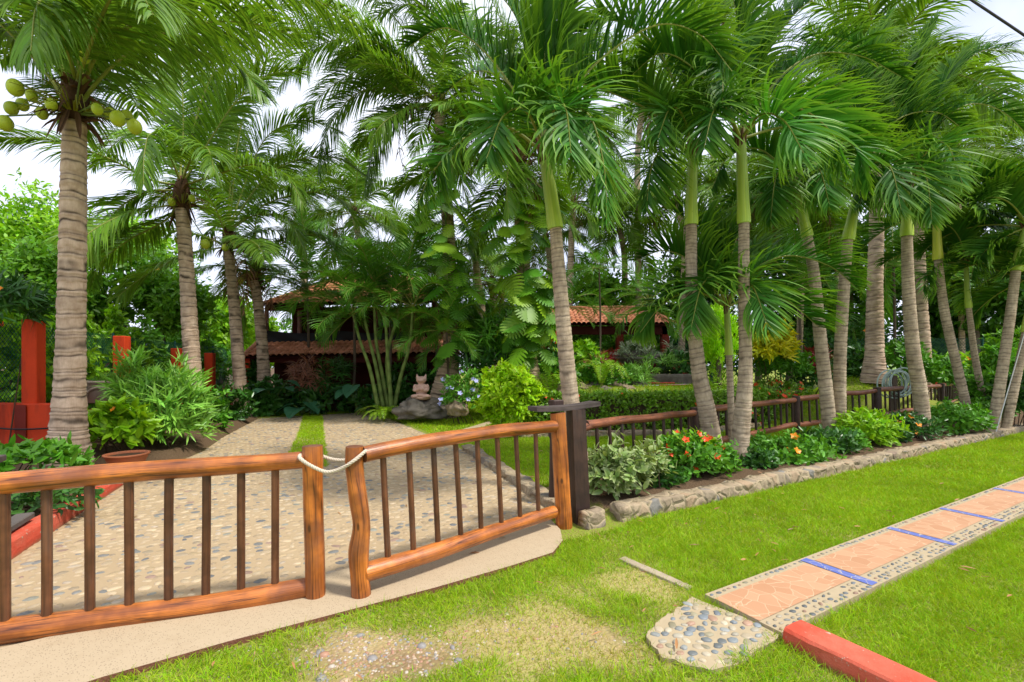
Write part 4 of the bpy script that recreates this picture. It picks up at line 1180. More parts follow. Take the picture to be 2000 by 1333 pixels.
COCO = dict(Lmax=1.0, W=.048, n=100, droop=1.15, vee=.18, ruffle=.07)
MAN = dict(Lmax=.90, W=.063, n=66, droop=.80, vee=.62, ruffle=.16, a0=56, a1=16, petiole=.17, tipd=1.6, segs=5, nj=.13)
FR = {}
def lib(kind, e, var, L):
    key = (kind, e, var)
    if key not in FR:
        mb = MB()
        prm = dict(COCO if kind == 'coco' else MAN if kind == 'manila' else ARE)
        bend = {90: 40, 75: 55, 60: 75, 45: 85, 25: 75, 5: 60, -20: 45, -45: 25}[e] * (1.0 if kind == 'coco' else 1.15)
        frond(mb, arc(1.0 * L, e, bend + (var - .5) * 16, side=(.10 if var else -.08)), outward=(1, 0, 0), bright=.9 + .2 * var, **prm)
        FR[key] = mb.mesh('frond', [M['L_' + kind if kind != 'areca' else 'L_areca'], M['rachis']])
    return FR[key]
ARE = dict(Lmax=.50, W=.030, n=46, droop=.5, vee=.35, ruffle=.08, petiole=.2, r0=.014)

def auto_crown(root, base, kind, n, L, Lref, e_hi=75, e_lo=-20, seed=0, az0=0., lean=(0, 0)):
    """n copies of library fronds turned round the crown by the golden angle"""
    rnd = random.Random(seed); es = [90, 75, 60, 45, 25, 5, -20, -45]
    loc = np.asarray(base) - np.array(root.location)
    for k in range(n):
        e = e_hi + (e_lo - e_hi) * (k / max(1, n - 1)) + rnd.uniform(-6, 6)
        eb = min(es, key=lambda q: abs(q - e))
        az = az0 + k * 2.39996 + rnd.uniform(-.25, .25)
        part('frond', lib(kind, eb, k % 2, Lref), root, loc, (0, math.radians(eb - e) * 1.0 if False else 0, az), L / Lref * rnd.uniform(.85, 1.1))

def ring_tube(mb, path, rad, spacing, depth, dark, sides=22, step=.012, seed=0, rag=.25):
    """trunk skin with leaf-scar rings in its relief and colour"""
    L = np.linalg.norm(np.diff(path, axis=0), axis=1).sum(); n = int(L / step); spc_big = dark > .7
    p = spline(path, n); fr_ = np.r_[0, np.cumsum(np.linalg.norm(np.diff(path, axis=0), axis=1))]; r = np.interp(np.linspace(0, 1, n), fr_ / fr_[-1], rad)
    s = np.linspace(0, L, n)[:, None]; ang = np.linspace(0, 2 * math.pi, sides, endpoint=False)[None]
    spc = spacing if np.isscalar(spacing) else np.interp(np.linspace(0, 1, n), np.linspace(0, 1, len(spacing)), spacing)[:, None]
    ph = (np.cumsum(step / (spc * np.ones((n, 1))), 0)) + rag * (.5 * np.sin(ang + seed + s * 1.3) + .28 * np.sin(2 * ang + seed * 2 - s * 2.1) + .22 * np.sin(5 * ang + s * 7 + seed)) + (.12 + .12 * spc_big) * np.sin(s * 23 + seed) + .2 * spc_big * np.sin(s * 9.1 + 2 * seed)
    fr = ph % 1; ringi = np.floor(ph)
    rnd = np.abs(np.sin(ringi * 12.98 + seed) * 43758.5) % 1
    brk = .55 + .45 * np.sin(ang * (2 + (ringi % 3)) + rnd * 6.28 + ringi)
    line = np.exp(-((fr - .5) / ((.065 + .09 * np.abs(np.sin(ang * 1.5 + ringi * 2.1 + s * 3))) if spc_big else .16)) ** 2) * ((.62 + .38 * rnd) if spc_big else (.35 + .65 * rnd)) * np.clip(brk + (.5 if spc_big else .35), .15, 1)
    rr = r[:, None] * (1 + depth * ((fr - .5) * -1.0 * (np.abs(fr - .5) < .5) - .8 * line))
    tint = (1 - dark * line)[:, :, None] * (.88 + .24 * rnd)[:, :, None] * np.array([1, 1, 1.])
    mb.tube(p, rr, sides, 0, np.broadcast_to(tint, (n, sides, 3)), True)

def manila(label, trunk_px, Y, w_px, cs_px, cs_w, fronds, auto=0, L=1.9, seed=0, crown_tint=(1, 1, 1), base_z=None, name='manila_palm', lean_dy=0.):
    """green-shafted ringed palm: trunk through photo points, crownshaft, fronds by control points"""
    pts = np.array([P(x, y, Y + lean_dy * k) for k, (x, y) in enumerate(trunk_px)])
    zb = float(terrain(pts[0][0], pts[0][1])) - .05
    if pts[0][2] > zb + .02:
        e = pts[0] + (pts[0] - pts[1]) / max(.05, abs(pts[0][2] - pts[1][2])) * (pts[0][2] - zb); e[2] = zb; pts = np.vstack([e, pts])
    else: pts[0][2] = zb
    root = thing(name, label, 'palm tree', pts[0], 'ringed palms along the log fence')
    cosf = float(np.mean([1 / math.hypot(1, (x - 1000) / F) for x, _ in trunk_px]))   # wide lens stretches things off axis
    r = np.array(w_px) * Y / F / 2 * cosf * .90
    if len(r) < len(pts): r = np.r_[r[0], r]
    mb = MB(); ring_tube(mb, pts, r, [.10, .095, .075, .048], .05, .72, 18, .011, seed, .18); mb.build('trunk', M['manila_trunk'], root)
    c = np.array([P(x, y, Y + lean_dy * (len(trunk_px) - 1)) for x, y in cs_px]); c = spline(c, 24); t = np.linspace(0, 1, 24)
    rw_ = (cs_w[0] * (1 - t) + cs_w[1] * t) * (1 + .10 * np.exp(-((t - .08) / .12) ** 2)) * Y / F / 2 * cosf
    tint = np.stack([1.25 - .4 * np.abs(t - .1), 1.12 - .30 * t, .9 + .35 * t], 1) * np.array(crown_tint)
    mb = MB(); mb.tube(c, rw_, 16, 0, tint, True); mb.build('crownshaft', M['crownshaft'], root)
    top = c[-1]
    # leaf stalk bases and a dry brown collar round the shaft top
    mb = MB()
    for a in np.arange(0, 6.28, .9):
        dd = np.array([math.cos(a), math.sin(a), 0])
        mb.tube(np.array([top - [0, 0, .12] + dd * rw_[-1] * .6, top + dd * rw_[-1] * .9 + [0, 0, .04], top + dd * rw_[-1] * 1.6 + [0, 0, .17]]), np.array([rw_[-1] * .45, rw_[-1] * .38, .012]), 6)
    mb.build('leaf_base', M['fibre'], root)
    wind = (.85, -.05, -.95)
    for fr in fronds:
        opts = {}
        if isinstance(fr, tuple) and isinstance(fr[-1], dict): opts = fr[-1]; fr = fr[:-1]
        pth = np.array([P(x, y, Y + lean_dy * (len(trunk_px) - 1) + dy) for (x, y, dy) in fr]); pth[0] = top
        prm = dict(MAN)
        if fr[-1][2] <= -.75 or opts.get('droop', 0) >= .85: prm.update(W=.044, ruffle=.36, n=74, vee=.30, a0=62, a1=30, nj=.25, droop=1.0)
        prm.update(opts)
        ln = np.linalg.norm(np.diff(pth, axis=0), axis=1).sum()
        prm['n'] = int(max(26, prm['n'] * min(1.25, ln / 1.7)))
        mb = MB(); frond(mb, pth, wind=wind, **prm); mb.build('frond', [M['L_manila'], M['rachis']], root)
    if auto: auto_crown(root, top, 'manila', auto, L, 2.0, 80, -5, seed, seed * 1.3)
    return root

LIME = dict(bright=1.9)
manila('ringed palm with a fat yellow green shaft rising just behind the dark gate pier', [(1141, 962), (1125, 850), (1110, 740), (1094, 560), (1085, 447)], 5.9, [42, 38, 36, 31, 26], [(1085, 447), (1074, 370), (1064, 300)], (29, 24),
       [((1060, 285, 0), (990, 248, -.1), (920, 262, -.25), (850, 330, -.4), (815, 400, -.5), dict(Lmax=.85, droop=.9, n=54)),
        ((1060, 280, 0), (1012, 190, .1), (940, 95, .2), (870, 55, .3), (800, 90, .4)),
        ((1065, 270, 0), (1064, 150, .15), (1060, 40, .3), (1045, -70, .3)),
        ((1075, 280, 0), (1130, 165, .1), (1200, 95, .15), (1290, 48, .1), (1370, 70, 0), (1430, 140, 0)),
        ((1075, 280, 0), (1115, 215, -.3), (1155, 235, -.5), (1180, 330, -.6), (1185, 430, -.6), dict(Lmax=.8, droop=.95, bright=1.25)),
        ((1068, 280, 0), (1085, 205, -.5), (1105, 215, -.9), (1115, 300, -1.2), dict(bright=1.35, droop=.9)),
        ((1060, 280, .1), (1000, 170, .8), (930, 140, 1.5), (860, 190, 2.0)),
        ((1070, 280, .1), (1110, 160, .8), (1160, 100, 1.4), (1230, 130, 2.0)),
        ((1062, 280, .1), (1040, 130, .5), (1000, 20, .8), (930, -50, 1.0)),
        ((1070, 275, .0), (1090, 130, .2), (1130, 0, .3), (1180, -60, .4)),
        ((1060, 285, 0), (1030, 220, -.5), (985, 225, -.9), (950, 310, -1.1), dict(droop=.9))], seed=1)
manila('ringed palm curving up from the bed, first in the close pair right of the pier', [(1398, 900), (1380, 800), (1364, 720), (1351, 580), (1350, 440)], 7.4, [46, 40, 34, 28, 25], [(1350, 440), (1351, 370), (1353, 300)], (26, 19),
       [((1345, 290, 0), (1280, 225, -.1), (1210, 188, -.2), (1140, 165, -.3), (1080, 190, -.4), dict(bright=1.25)),
        ((1350, 290, 0), (1347, 180, .1), (1340, 60, .2), (1325, -50, .2)),
        ((1345, 280, 0), (1320, 170, 0), (1270, 80, -.1), (1190, 40, -.2), (1120, 80, -.3)),
        ((1345, 295, 0), (1310, 280, -.3), (1275, 320, -.5), (1262, 410, -.5), dict(droop=.9)),
        ((1360, 290, 0), (1400, 200, .2), (1460, 120, .3), (1540, 80, .3), (1620, 110, .3)),
        ((1358, 285, 0), (1380, 180, -.3), (1400, 110, -.6), (1410, 130, -1.0), (1412, 210, -1.3)),
        ((1350, 290, 0), (1320, 220, .8), (1280, 190, 1.5), (1230, 240, 2.1)),
        ((1350, 290, 0), (1372, 200, .6), (1390, 60, 1.0), (1440, -40, 1.2)),
        ((1350, 290, 0), (1335, 230, -.5), (1310, 210, -.9), (1285, 270, -1.2))], seed=2)
manila('straight ringed palm with lime fronds streaming right, second in the close pair', [(1440, 925), (1453, 780), (1456, 700), (1453, 560), (1453, 437)], 7.0, [46, 37, 30, 26, 24], [(1453, 437), (1450, 350), (1447, 272)], (26, 20),
       [((1445, 268, 0), (1500, 220, -.2), (1560, 212, -.3), (1620, 255, -.4), (1660, 330, -.5), dict(LIME, Lmax=.85, droop=.7)),
        ((1448, 262, 0), (1510, 165, .1), (1590, 108, .1), (1680, 110, .1), (1760, 150, .1), dict(Lmax=.85, n=58)),
        ((1445, 262, 0), (1450, 150, .1), (1440, 40, .2), (1420, -60, .2)),
        ((1440, 265, 0), (1400, 190, 0), (1350, 130, -.1), (1290, 105, -.2), (1230, 150, -.3)),
        ((1450, 268, 0), (1485, 225, -.6), (1530, 235, -1.0), (1570, 300, -1.3), dict(LIME, droop=.8)),
        ((1450, 262, 0), (1490, 120, .3), (1560, 20, .4), (1650, -30, .4)),
        ((1448, 268, 0), (1420, 215, -.5), (1395, 215, -.9), (1375, 290, -1.1)),
        ((1450, 265, .1), (1500, 190, .8), (1560, 150, 1.4), (1640, 190, 2.0)),
        ((1455, 270, 0), (1520, 250, .1), (1600, 240, .2), (1670, 290, .2), (1700, 360, .2), dict(LIME, droop=.75))], seed=3)
manila('small slender ringed palm with a low wide crown between the close pair', [(1432, 900), (1428, 800), (1424, 694)], 7.9, [18, 16, 15], [(1424, 694), (1422, 650), (1419, 600)], (16, 11),
       [((1425, 590, 0), (1480, 578, -.1), (1540, 590, -.2), (1600, 640, -.3), dict(bright=1.45)),
        ((1425, 585, 0), (1470, 530, 0), (1540, 500, 0), (1620, 520, 0), (1670, 560, 0), dict(bright=1.3)),
        ((1420, 580, 0), (1425, 520, 0), (1440, 460, 0), (1470, 400, 0)),
        ((1415, 585, 0), (1360, 570, 0), (1300, 590, -.1), (1250, 650, -.1)),
        ((1415, 582, 0), (1360, 520, 0), (1300, 490, 0), (1240, 510, 0)),
        ((1417, 580, 0), (1390, 500, .1), (1340, 430, .1), (1290, 400, .1)),
        ((1420, 588, 0), (1440, 550, -.5), (1470, 560, -.9), (1500, 640, -1.2), dict(bright=1.3)),
        ((1418, 588, 0), (1395, 545, -.5), (1370, 560, -.8), (1350, 640, -1.0)),
        ((1420, 585, 0), (1450, 520, .6), (1500, 500, 1.1), (1560, 560, 1.4))], seed=4)
for f_ in ():
    pass
manila('ringed palm leaning left, standing left in the crossed pair before the fence', [(1622, 860), (1613, 760), (1604, 680), (1590, 540), (1577, 463)], 9.2, [34, 32, 30, 27, 23], [(1577, 463), (1568, 420), (1558, 368)], (24, 16),
       [((1555, 362, 0), (1520, 318, 0), (1475, 290, 0), (1420, 310, 0), (1390, 370, 0)),
        ((1560, 360, 0), (1590, 300, -.2), (1640, 275, -.3), (1690, 320, -.4), (1715, 400, -.4), dict(bright=1.5)),
        ((1558, 360, 0), (1545, 270, .1), (1520, 190, .2), (1480, 120, .2)),
        ((1560, 360, 0), (1575, 270, .1), (1610, 190, .2), (1670, 140, .2)),
        ((1560, 362, 0), (1575, 320, -.5), (1600, 330, -1.0), (1620, 400, -1.3), dict(bright=1.4)),
        ((1558, 362, 0), (1535, 330, -.5), (1515, 350, -.9), (1505, 430, -1.1))], 2, seed=5)
manila('ringed palm leaning right, standing right in the crossed pair before the fence', [(1640, 868), (1640, 780), (1641, 690), (1648, 570), (1656, 470)], 9.3, [31, 30, 29, 27, 23], [(1656, 470), (1666, 420), (1678, 365)], (26, 18),
       [((1678, 360, 0), (1705, 285, 0), (1760, 230, 0), (1830, 220, 0), (1890, 260, 0)),
        ((1678, 358, 0), (1670, 260, .1), (1650, 170, .2), (1600, 100, .2)),
        ((1678, 360, 0), (1710, 250, .2), (1760, 150, .3), (1830, 90, .3)),
        ((1678, 362, 0), (1650, 315, -.3), (1620, 310, -.6), (1590, 370, -.8)),
        ((1680, 362, 0), (1705, 320, -.5), (1740, 330, -.8), (1760, 410, -1.0)),
        ((1678, 360, 0), (1690, 230, .5), (1700, 120, .8), (1740, 30, .9))], 1, seed=6)
manila('straight ringed palm standing in front of the pale coconut trunks at right', [(1806, 860), (1796, 760), (1784, 690), (1775, 580), (1771, 462)], 9.6, [38, 36, 34, 30, 26], [(1771, 462), (1772, 410), (1773, 362)], (27, 20),
       [((1773, 358, 0), (1760, 260, 0), (1735, 170, 0), (1690, 100, 0), (1630, 70, 0)),
        ((1775, 358, 0), (1820, 260, 0), (1890, 205, 0), (1960, 220, 0), (2020, 280, 0)),
        ((1775, 358, 0), (1815, 290, -.4), (1850, 285, -.8), (1880, 360, -1.0), dict(bright=1.3)),
        ((1772, 358, 0), (1775, 240, .1), (1790, 130, .2), (1830, 40, .2)),
        ((1772, 360, 0), (1735, 320, -.3), (1700, 330, -.6), (1680, 400, -.8)),
        ((1773, 358, 0), (1830, 200, .3), (1900, 110, .4), (1980, 90, .4)),
        ((1772, 360, 0), (1790, 320, -.6), (1810, 350, -1.0), (1820, 430, -1.2))], 1, seed=7)
manila('thin ringed palm leaning left with an orange tinged shaft near the fence end', [(1897, 835), (1870, 720), (1845, 610), (1832, 508)], 11.3, [24, 24, 23, 20], [(1832, 508), (1830, 460), (1829, 415)], (22, 15), [], 10, 2.0, seed=8, crown_tint=(1.3, 1.0, .7))
manila('thinnest ringed palm at right with a slim green shaft', [(1930, 830), (1916, 760), (1903, 690), (1892, 602)], 11.8, [18, 18, 17, 14], [(1892, 602), (1889, 560), (1887, 515)], (15, 10), [], 9, 1.8, seed=9)
manila('ringed palm leaning right behind the guy wire', [(1938, 850), (1955, 740), (1970, 640), (1984, 530)], 10.6, [30, 28, 26, 24], [(1984, 530), (1994, 490), (2006, 445)], (28, 20), [], 10, 2.0, seed=10)
manila('ringed palm cut by the right edge of the picture, leaning right', [(1962, 850), (1985, 740), (2004, 650)], 10.8, [26, 23, 21], [(2004, 650), (2012, 600), (2022, 540)], (22, 16), [], 9, 1.9, seed=11)

def coconut_palm(label, trunk_px, Y, w_px, fronds=(), auto=12, L=3.0, nuts=(), seed=0, dy=None, e=(80, -25), group='coconut palms in the garden', fruit=True, sides=24, fl=3.2, sheath=8, opts={}):
    dy = dy or [0] * len(trunk_px)
    pts = np.array([P(x, y, Y + k) for (x, y), k in zip(trunk_px, dy)])
    zb = float(terrain(pts[0][0], pts[0][1])) - .05
    if pts[0][2] > zb: pts = np.vstack([[pts[0][0] - (pts[1][0] - pts[0][0]) * .1, pts[0][1], zb], pts]); w_px = [w_px[0] * 1.05] + list(w_px)
    else: pts[0][2] = zb
    root = thing('coconut_palm', label, 'palm tree', pts[0], group)
    cosf = float(np.mean([1 / math.hypot(1, (x - 1000) / F) for x, _ in trunk_px]))
    r = np.array(w_px) * Y / F / 2 * cosf
    mb = MB(); ring_tube(mb, pts, r, [.09, .15, .165, .14, .115], .07, .95, sides, .012 if Y < 9 else .016 if Y < 14 else .022, seed, .22); mb.build('trunk', M['coco_trunk'], root)
    top = pts[-1] + [0, 0, .12]; k_ = r[-1]
    for fr in fronds:
        op = dict(opts)
        if isinstance(fr[-1], dict): op.update(fr[-1]); fr = fr[:-1]
        pth = np.array([P(x, y, Y + dy[-1] + d) for (x, y, d) in fr])
        prm = dict(COCO); prm.update(op); prm.setdefault('r0', .03)
        ln = np.linalg.norm(np.diff(pth, axis=0), axis=1).sum(); prm['n'] = int(min(150, max(50, prm['n'] * ln / 2.6)))
        mb = MB(); frond(mb, pth, **prm); mb.build('frond', [M['L_coco'], M['rachis']], root)
    if auto: auto_crown(root, top, 'coco', auto, L, 3.0, e[0], e[1], seed, seed * .77)
    if auto > 5 and seed > 1:      # a couple of dead fronds hanging down the trunk
        for q in range(2):
            a = seed * 1.9 + q * 2.6; dd = np.array([math.cos(a), math.sin(a), 0]); l = L * random.uniform(.5, .7)
            mb = MB(); frond(mb, np.array([top, top + dd * .35 * l + [0, 0, -.05 * l], top + dd * .5 * l + [0, 0, -.45 * l], top + dd * .42 * l + [0, 0, -.95 * l]]), .6, .035, 40, 1.6, gaps=.3, ruffle=.3, nj=.4, rtint=(.6, .4, .5))
            part('dead_frond', mb.mesh('dead_frond', [M['L_dead'], M['fibre']], np.array(root.location)), root)
    # torn brown sheaths, old stalks and yellow fruit stalks
    mb = MB(); rn = np.random.default_rng(seed + 50)
    boss = max(.30, min(.60, (float(np.mean([P(f[0][0], f[0][1], Y + dy[-1])[2] for f in fronds])) - top[2] + .1) if fronds else .35))
    mb.blob(top + [0, 0, boss * .42], (k_ * 1.12, k_ * 1.12, boss * .72), seed, .28, 2.2, 18, 14, 0, np.array([.75, .75, .75]))
    n_ = sheath * 3; a = rn.uniform(0, 6.28, n_); dd = np.stack([np.cos(a), np.sin(a), np.zeros(n_)], 1)
    up = rn.uniform(-.5, 1.3, n_); b0 = top + dd * k_ * .8 + np.stack([0 * a, 0 * a, rn.uniform(-.15, boss * .8, n_)], 1)
    mb.strips(b0, dd * .8 + np.array([0, 0, 1.]) * up[:, None], np.cross(dd, [0, 0, 1.]) * rn.normal(0, .4, n_)[:, None] + dd * .3 + [0, 0, 1.], rn.uniform(.20, .62, n_) * (k_ / .17), rn.uniform(.05, .14, n_) * (k_ / .17), 4, [1, .9, .8, .5, .08], rn.uniform(.4, 2.4, n_), np.ones((n_, 3)) * rn.uniform(.45, 1.5, (n_, 1)), .3)
    n_ = 7; a = rn.uniform(0, 6.28, n_); dd = np.stack([np.cos(a), np.sin(a), np.zeros(n_)], 1)
    mb.strips(top + dd * k_ * 1.02, dd * .5 + [0, 0, -1.], dd, rn.uniform(.3, .75, n_) * (k_ / .17), .09 * (k_ / .17), 4, [.5, 1, .9, .7, .1], .4, np.ones((n_, 3)) * rn.uniform(.5, 1.3, (n_, 1)), .3)
    mb.build('leaf_sheath', M['fibre'], root)
    if fruit:
        mb = MB()
        for q in range(40):
            a = rn.uniform(0, 6.28); dd = np.array([math.cos(a), math.sin(a), 0]); b0 = top + dd * k_ * 1.0
            ln = rn.uniform(.3, .7) * (k_ / .17)
            pth = spline([b0, b0 + dd * ln * .5 + [0, 0, ln * rn.uniform(.1, .5)], b0 + dd * ln + [0, 0, ln * rn.uniform(-.5, .3)]], 7)
            mb.tube(pth, np.linspace(.010, .004, 7), 4, 0, np.array([1.7, 1.2, .35]) * rn.uniform(.6, 1.2), False)
        mb.build('fruit_stalk', M['stem_green'], root)
    for (x, y, d, rp_) in nuts:
        q = P(x, y, Y + dy[-1] + d); rr = rp_ * Y / F * cosf
        mb = MB(); mb.blob(q, (rr * .9, rr * .9, rr * 1.08), x, .05, 1.2, 16, 12, 0, np.array([1, 1, 1]) * rn.uniform(.75, 1.15)); nut = mb.build('coconut', M['nut'], root)
        mb = MB(); mb.tube(np.array([q + [0, 0, rr], q * .4 + top * .6 + [0, 0, rr * .5], top]), .012, 5); mb.build('fruit_stalk', M['stem_green'], nut)
    return root

coconut_palm('tallest coconut palm at far left with a thick ringed trunk and big green nuts', [(132, 893), (134, 840), (136, 770), (139, 660), (142, 500), (144, 360), (146, 240)], 6.5, [104, 80, 68, 62, 58, 55, 50],
    [((160, 170, 0), (200, 90, -.3), (262, 46, -.5), (340, 3, -.7), (430, -30, -.9), (560, -25, -1.1), (690, 40, -1.2), dict(Lmax=1.25, droop=2.6, n=130, W=.042, a0=75, a1=40)),
     ((128, 160, -.1), (104, 75, -.2), (70, -20, -.3), (10, -70, -.4), (-60, -60, -.4), dict(droop=2.2)),
     ((140, 165, 0), (80, 90, 0), (0, 55, 0), (-90, 80, 0)),
     ((150, 160, .1), (165, 60, .1), (200, -40, .2), (270, -110, .3), dict(droop=.7)),
     ((150, 160, .1), (230, 100, .5), (330, 75, 1.0), (440, 110, 1.4), (520, 190, 1.6), dict(droop=1.1)),
     ((150, 165, .2), (110, 110, 1.0), (60, 80, 1.6), (0, 120, 2.0)),
     ((150, 165, .0), (120, 60, -.6), (90, 0, -1.2), (70, 20, -1.6), (60, 100, -1.9), dict(droop=2.0, bright=1.1, n=110)),
     ((155, 165, 0), (230, 60, .2), (330, -20, .3), (450, -60, .4), dict(droop=1.1)),
     ((150, 160, 0), (180, 80, -.7), (215, 0, -1.4), (260, -30, -2.0), (300, 30, -2.4), dict(droop=1.3, Lmax=1.0))],
    7, 3.3, [(30, 172, -.25, 20), (44, 205, .1, 16), (10, 241, -.2, 19), (230, 232, -.2, 19), (263, 248, -.2, 18), (165, 112, -.35, 15), (48, 72, .2, 12), (60, 84, .2, 11), (62, 188, .1, 15), (22, 212, .0, 17), (214, 222, .1, 15), (248, 228, .05, 16), (190, 214, -.3, 14), (100, 205, -.3, 14), (82, 222, -.1, 15)], seed=1, sheath=14, e=(85, 45))
coconut_palm('second coconut palm from the left beside the driveway, dark frond fans above', [(384, 812), (378, 750), (371, 640), (363, 500), (356, 410)], 11.3, [46, 38, 34, 30, 30],
    [((352, 345, 0), (358, 250, .1), (355, 150, .2), (350, 70, .2), dict(Lmax=1.1, droop=.5)),
     ((362, 350, 0), (412, 270, 0), (460, 200, 0), (520, 148, 0), (590, 140, 0), dict(Lmax=1.1, droop=.5)),
     ((360, 362, 0), (427, 340, -.2), (500, 322, -.3), (562, 350, -.4), (592, 400, -.4), dict(droop=1.3)),
     ((345, 362, 0), (290, 350, -.4), (230, 318, -.9), (170, 294, -1.3), (90, 272, -1.8), (-10, 268, -2.2), dict(Lmax=1.15, droop=1.1, n=84)),
     ((345, 375, 0), (330, 425, 0), (250, 470, 0), (195, 515, 0), (178, 560, 0), dict(droop=1.2)),
     ((340, 372, 0), (290, 375, -.3), (235, 405, -.5), (195, 460, -.6), dict(droop=1.2)),
     ((350, 350, -.1), (325, 290, -.6), (295, 262, -1.1), (282, 300, -1.5), (280, 360, -1.7), dict(droop=1.3, bright=1.3)),
     ((350, 350, .1), (320, 230, .3), (270, 130, .4), (210, 80, .5)),
     ((355, 350, .1), (400, 180, .3), (470, 60, .5), (560, 5, .6), (650, 10, .7), dict(Lmax=1.2)),
     ((358, 350, .1), (400, 230, .6), (450, 120, 1.0), (520, 50, 1.2)),
     ((355, 355, 0), (380, 300, -.7), (405, 290, -1.2), (420, 340, -1.6), dict(droop=1.3)),
     ((352, 350, .1), (300, 290, 1.0), (240, 270, 1.8), (180, 330, 2.4))],
    2, 3.0, [(401, 477, -.2, 11), (348, 470, .1, 8), (335, 395, -.3, 9), (375, 388, -.3, 8)], seed=2, sheath=12)
coconut_palm('third coconut palm from the left, thinner and darker ringed', [(480, 826), (470, 760), (461, 640), (452, 540), (446, 490)], 14.6, [34, 27, 25, 22, 22],
    [((450, 440, 0), (508, 287, .2), (560, 243, .2), (610, 236, .2), (670, 262, .2), dict(Lmax=1.2, droop=.7, bright=1.1)),
     ((450, 440, 0), (520, 345, 0), (590, 310, 0), (660, 310, 0), (720, 350, 0), dict(Lmax=1.2, droop=.9)),
     ((448, 440, 0), (470, 250, .2), (520, 120, .3), (600, 50, .3), (690, 60, .3), dict(Lmax=1.3)), ((448, 440, 0), (440, 250, .2), (400, 120, .3), (340, 40, .3), dict(Lmax=1.3)),
     ((440, 440, 0), (400, 380, 0), (340, 370, 0), (280, 420, 0), dict(droop=1.1)),
     ((445, 435, 0), (450, 330, .1), (440, 230, .2), (420, 150, .2)),
     ((450, 450, 0), (500, 420, -.2), (560, 430, -.4), (600, 500, -.5), dict(droop=1.2)),
     ((450, 445, 0), (540, 390, -.3), (640, 380, -.5), (715, 450, -.6), dict(droop=1.0))],
    7, 3.4, [(456, 468, -.4, 9), (462, 478, -.4, 8), (440, 484, -.3, 8)], seed=3, sheath=12)
coconut_palm('fourth coconut palm from the left, short one at the corner of the house', [(517, 770), (513, 690), (507, 620), (501, 570), (498, 550)], 16.0, [30, 24, 22, 20, 20], [
     ((500, 520, 0), (560, 470, 0), (620, 460, 0), (680, 500, 0)),
     ((498, 520, 0), (500, 430, 0), (520, 350, 0), (560, 300, 0)),
     ((495, 520, 0), (450, 450, 0), (420, 440, 0), (390, 500, 0))], 6, 2.4, [(524, 545, -.4, 8), (470, 548, -.3, 7)], seed=4, e=(75, 0), sheath=12)
mon1 = coconut_palm('coconut palm with a leaning flared base behind the cat statue, leafy creeper on its trunk', [(868, 778), (880, 690), (879, 580), (876, 460), (868, 340), (858, 215)], 14.3, [60, 32, 28, 25, 23, 22],
    [((850, 180, 0), (760, 100, -.5), (690, 48, -.9), (630, 25, -1.2), (603, 70, -1.4), (600, 150, -1.5), dict(Lmax=1.25, droop=1.2, bright=1.35, n=90)),
     ((855, 180, 0), (800, 190, -.3), (740, 140, -.8), (700, 100, -1.1), (660, 110, -1.3), dict(Lmax=1.2, bright=1.2)),
     ((858, 185, 0), (900, 235, -.4), (890, 280, -.8), (880, 350, -1.0), dict(Lmax=.9, droop=.8, bright=1.5)),
     ((852, 180, 0), (790, 60, 0), (720, -10, 0), (640, -40, 0), (560, 0, 0), dict(Lmax=1.4)), ((850, 180, 0), (780, 105, -.4), (690, 75, -.8), (600, 100, -1), (545, 170, -1.1), dict(Lmax=1.4, droop=1.2, bright=1.25)), ((856, 180, 0), (820, 60, .2), (770, -40, .3), (700, -90, .3), dict(Lmax=1.4)),
     ((850, 190, 0), (760, 168, 0), (690, 188, 0), (640, 255, 0), (622, 340, 0), dict(Lmax=1.3)), ((845, 200, 0), (785, 215, 0), (735, 280, 0), (712, 375, 0), dict(Lmax=1.2)), ((845, 195, .2), (740, 130, .4), (640, 175, .5), (580, 250, .5), dict(Lmax=1.3)),
     ((850, 180, 0), (800, 130, 0), (730, 100, .1), (640, 130, .1), dict(bright=1.2))],
    14, 3.6, [(850, 205, -.3, 9), (872, 212, -.3, 9)], seed=5, e=(85, -30))
mon2 = coconut_palm('coconut palm whose trunk is hidden by big split leaves, left of the front palm', [(1034, 742), (1030, 680), (1024, 560), (1018, 430), (1012, 330)], 14.0, [46, 32, 28, 27, 26], [
    ((1012, 290, 0), (960, 120, 0), (880, 30, 0), (780, 10, 0), (700, 60, 0), dict(Lmax=1.4)), ((1012, 290, 0), (1000, 120, .2), (960, 0, .3), (900, -60, .3), dict(Lmax=1.3)),
    ((1010, 290, 0), (950, 240, 0), (880, 250, 0), (820, 320, 0), dict(Lmax=1.1)), ((1012, 290, 0), (1100, 230, 0), (1180, 260, 0), (1240, 360, 0), dict(Lmax=1.1))],
    15, 3.6, [(975, 298, -.4, 9), (962, 306, -.4, 9), (985, 312, -.4, 9), (970, 318, -.3, 8)], seed=6, e=(80, -25))
coconut_palm('thin distant coconut palm with a dark ragged crown above the spiky shrubs', [(946, 690), (940, 600), (932, 540), (928, 500)], 20, [18, 15, 14, 13], (), 11, 2.6, [], seed=7, e=(60, -40), sheath=16)
coconut_palm('distant short coconut palm hung with a cluster of pale green nuts', [(966, 680), (963, 600), (961, 560)], 22, [14, 12, 12], (), 12, 3.0,
    [(958, 560, -.5, 6), (966, 566, -.5, 6), (975, 558, -.5, 6), (983, 568, -.5, 6), (978, 575, -.5, 6), (960, 574, -.5, 6)], seed=8, e=(80, -10))
coconut_palm('thick pale coconut palm trunk with a flared base just behind the log fence', [(1706, 762), (1708, 690), (1709, 560), (1712, 440), (1713, 330), (1714, 150)], 14.4, [58, 40, 33, 31, 30, 28], (), 16, 3.8, [], seed=9, e=(80, -20))
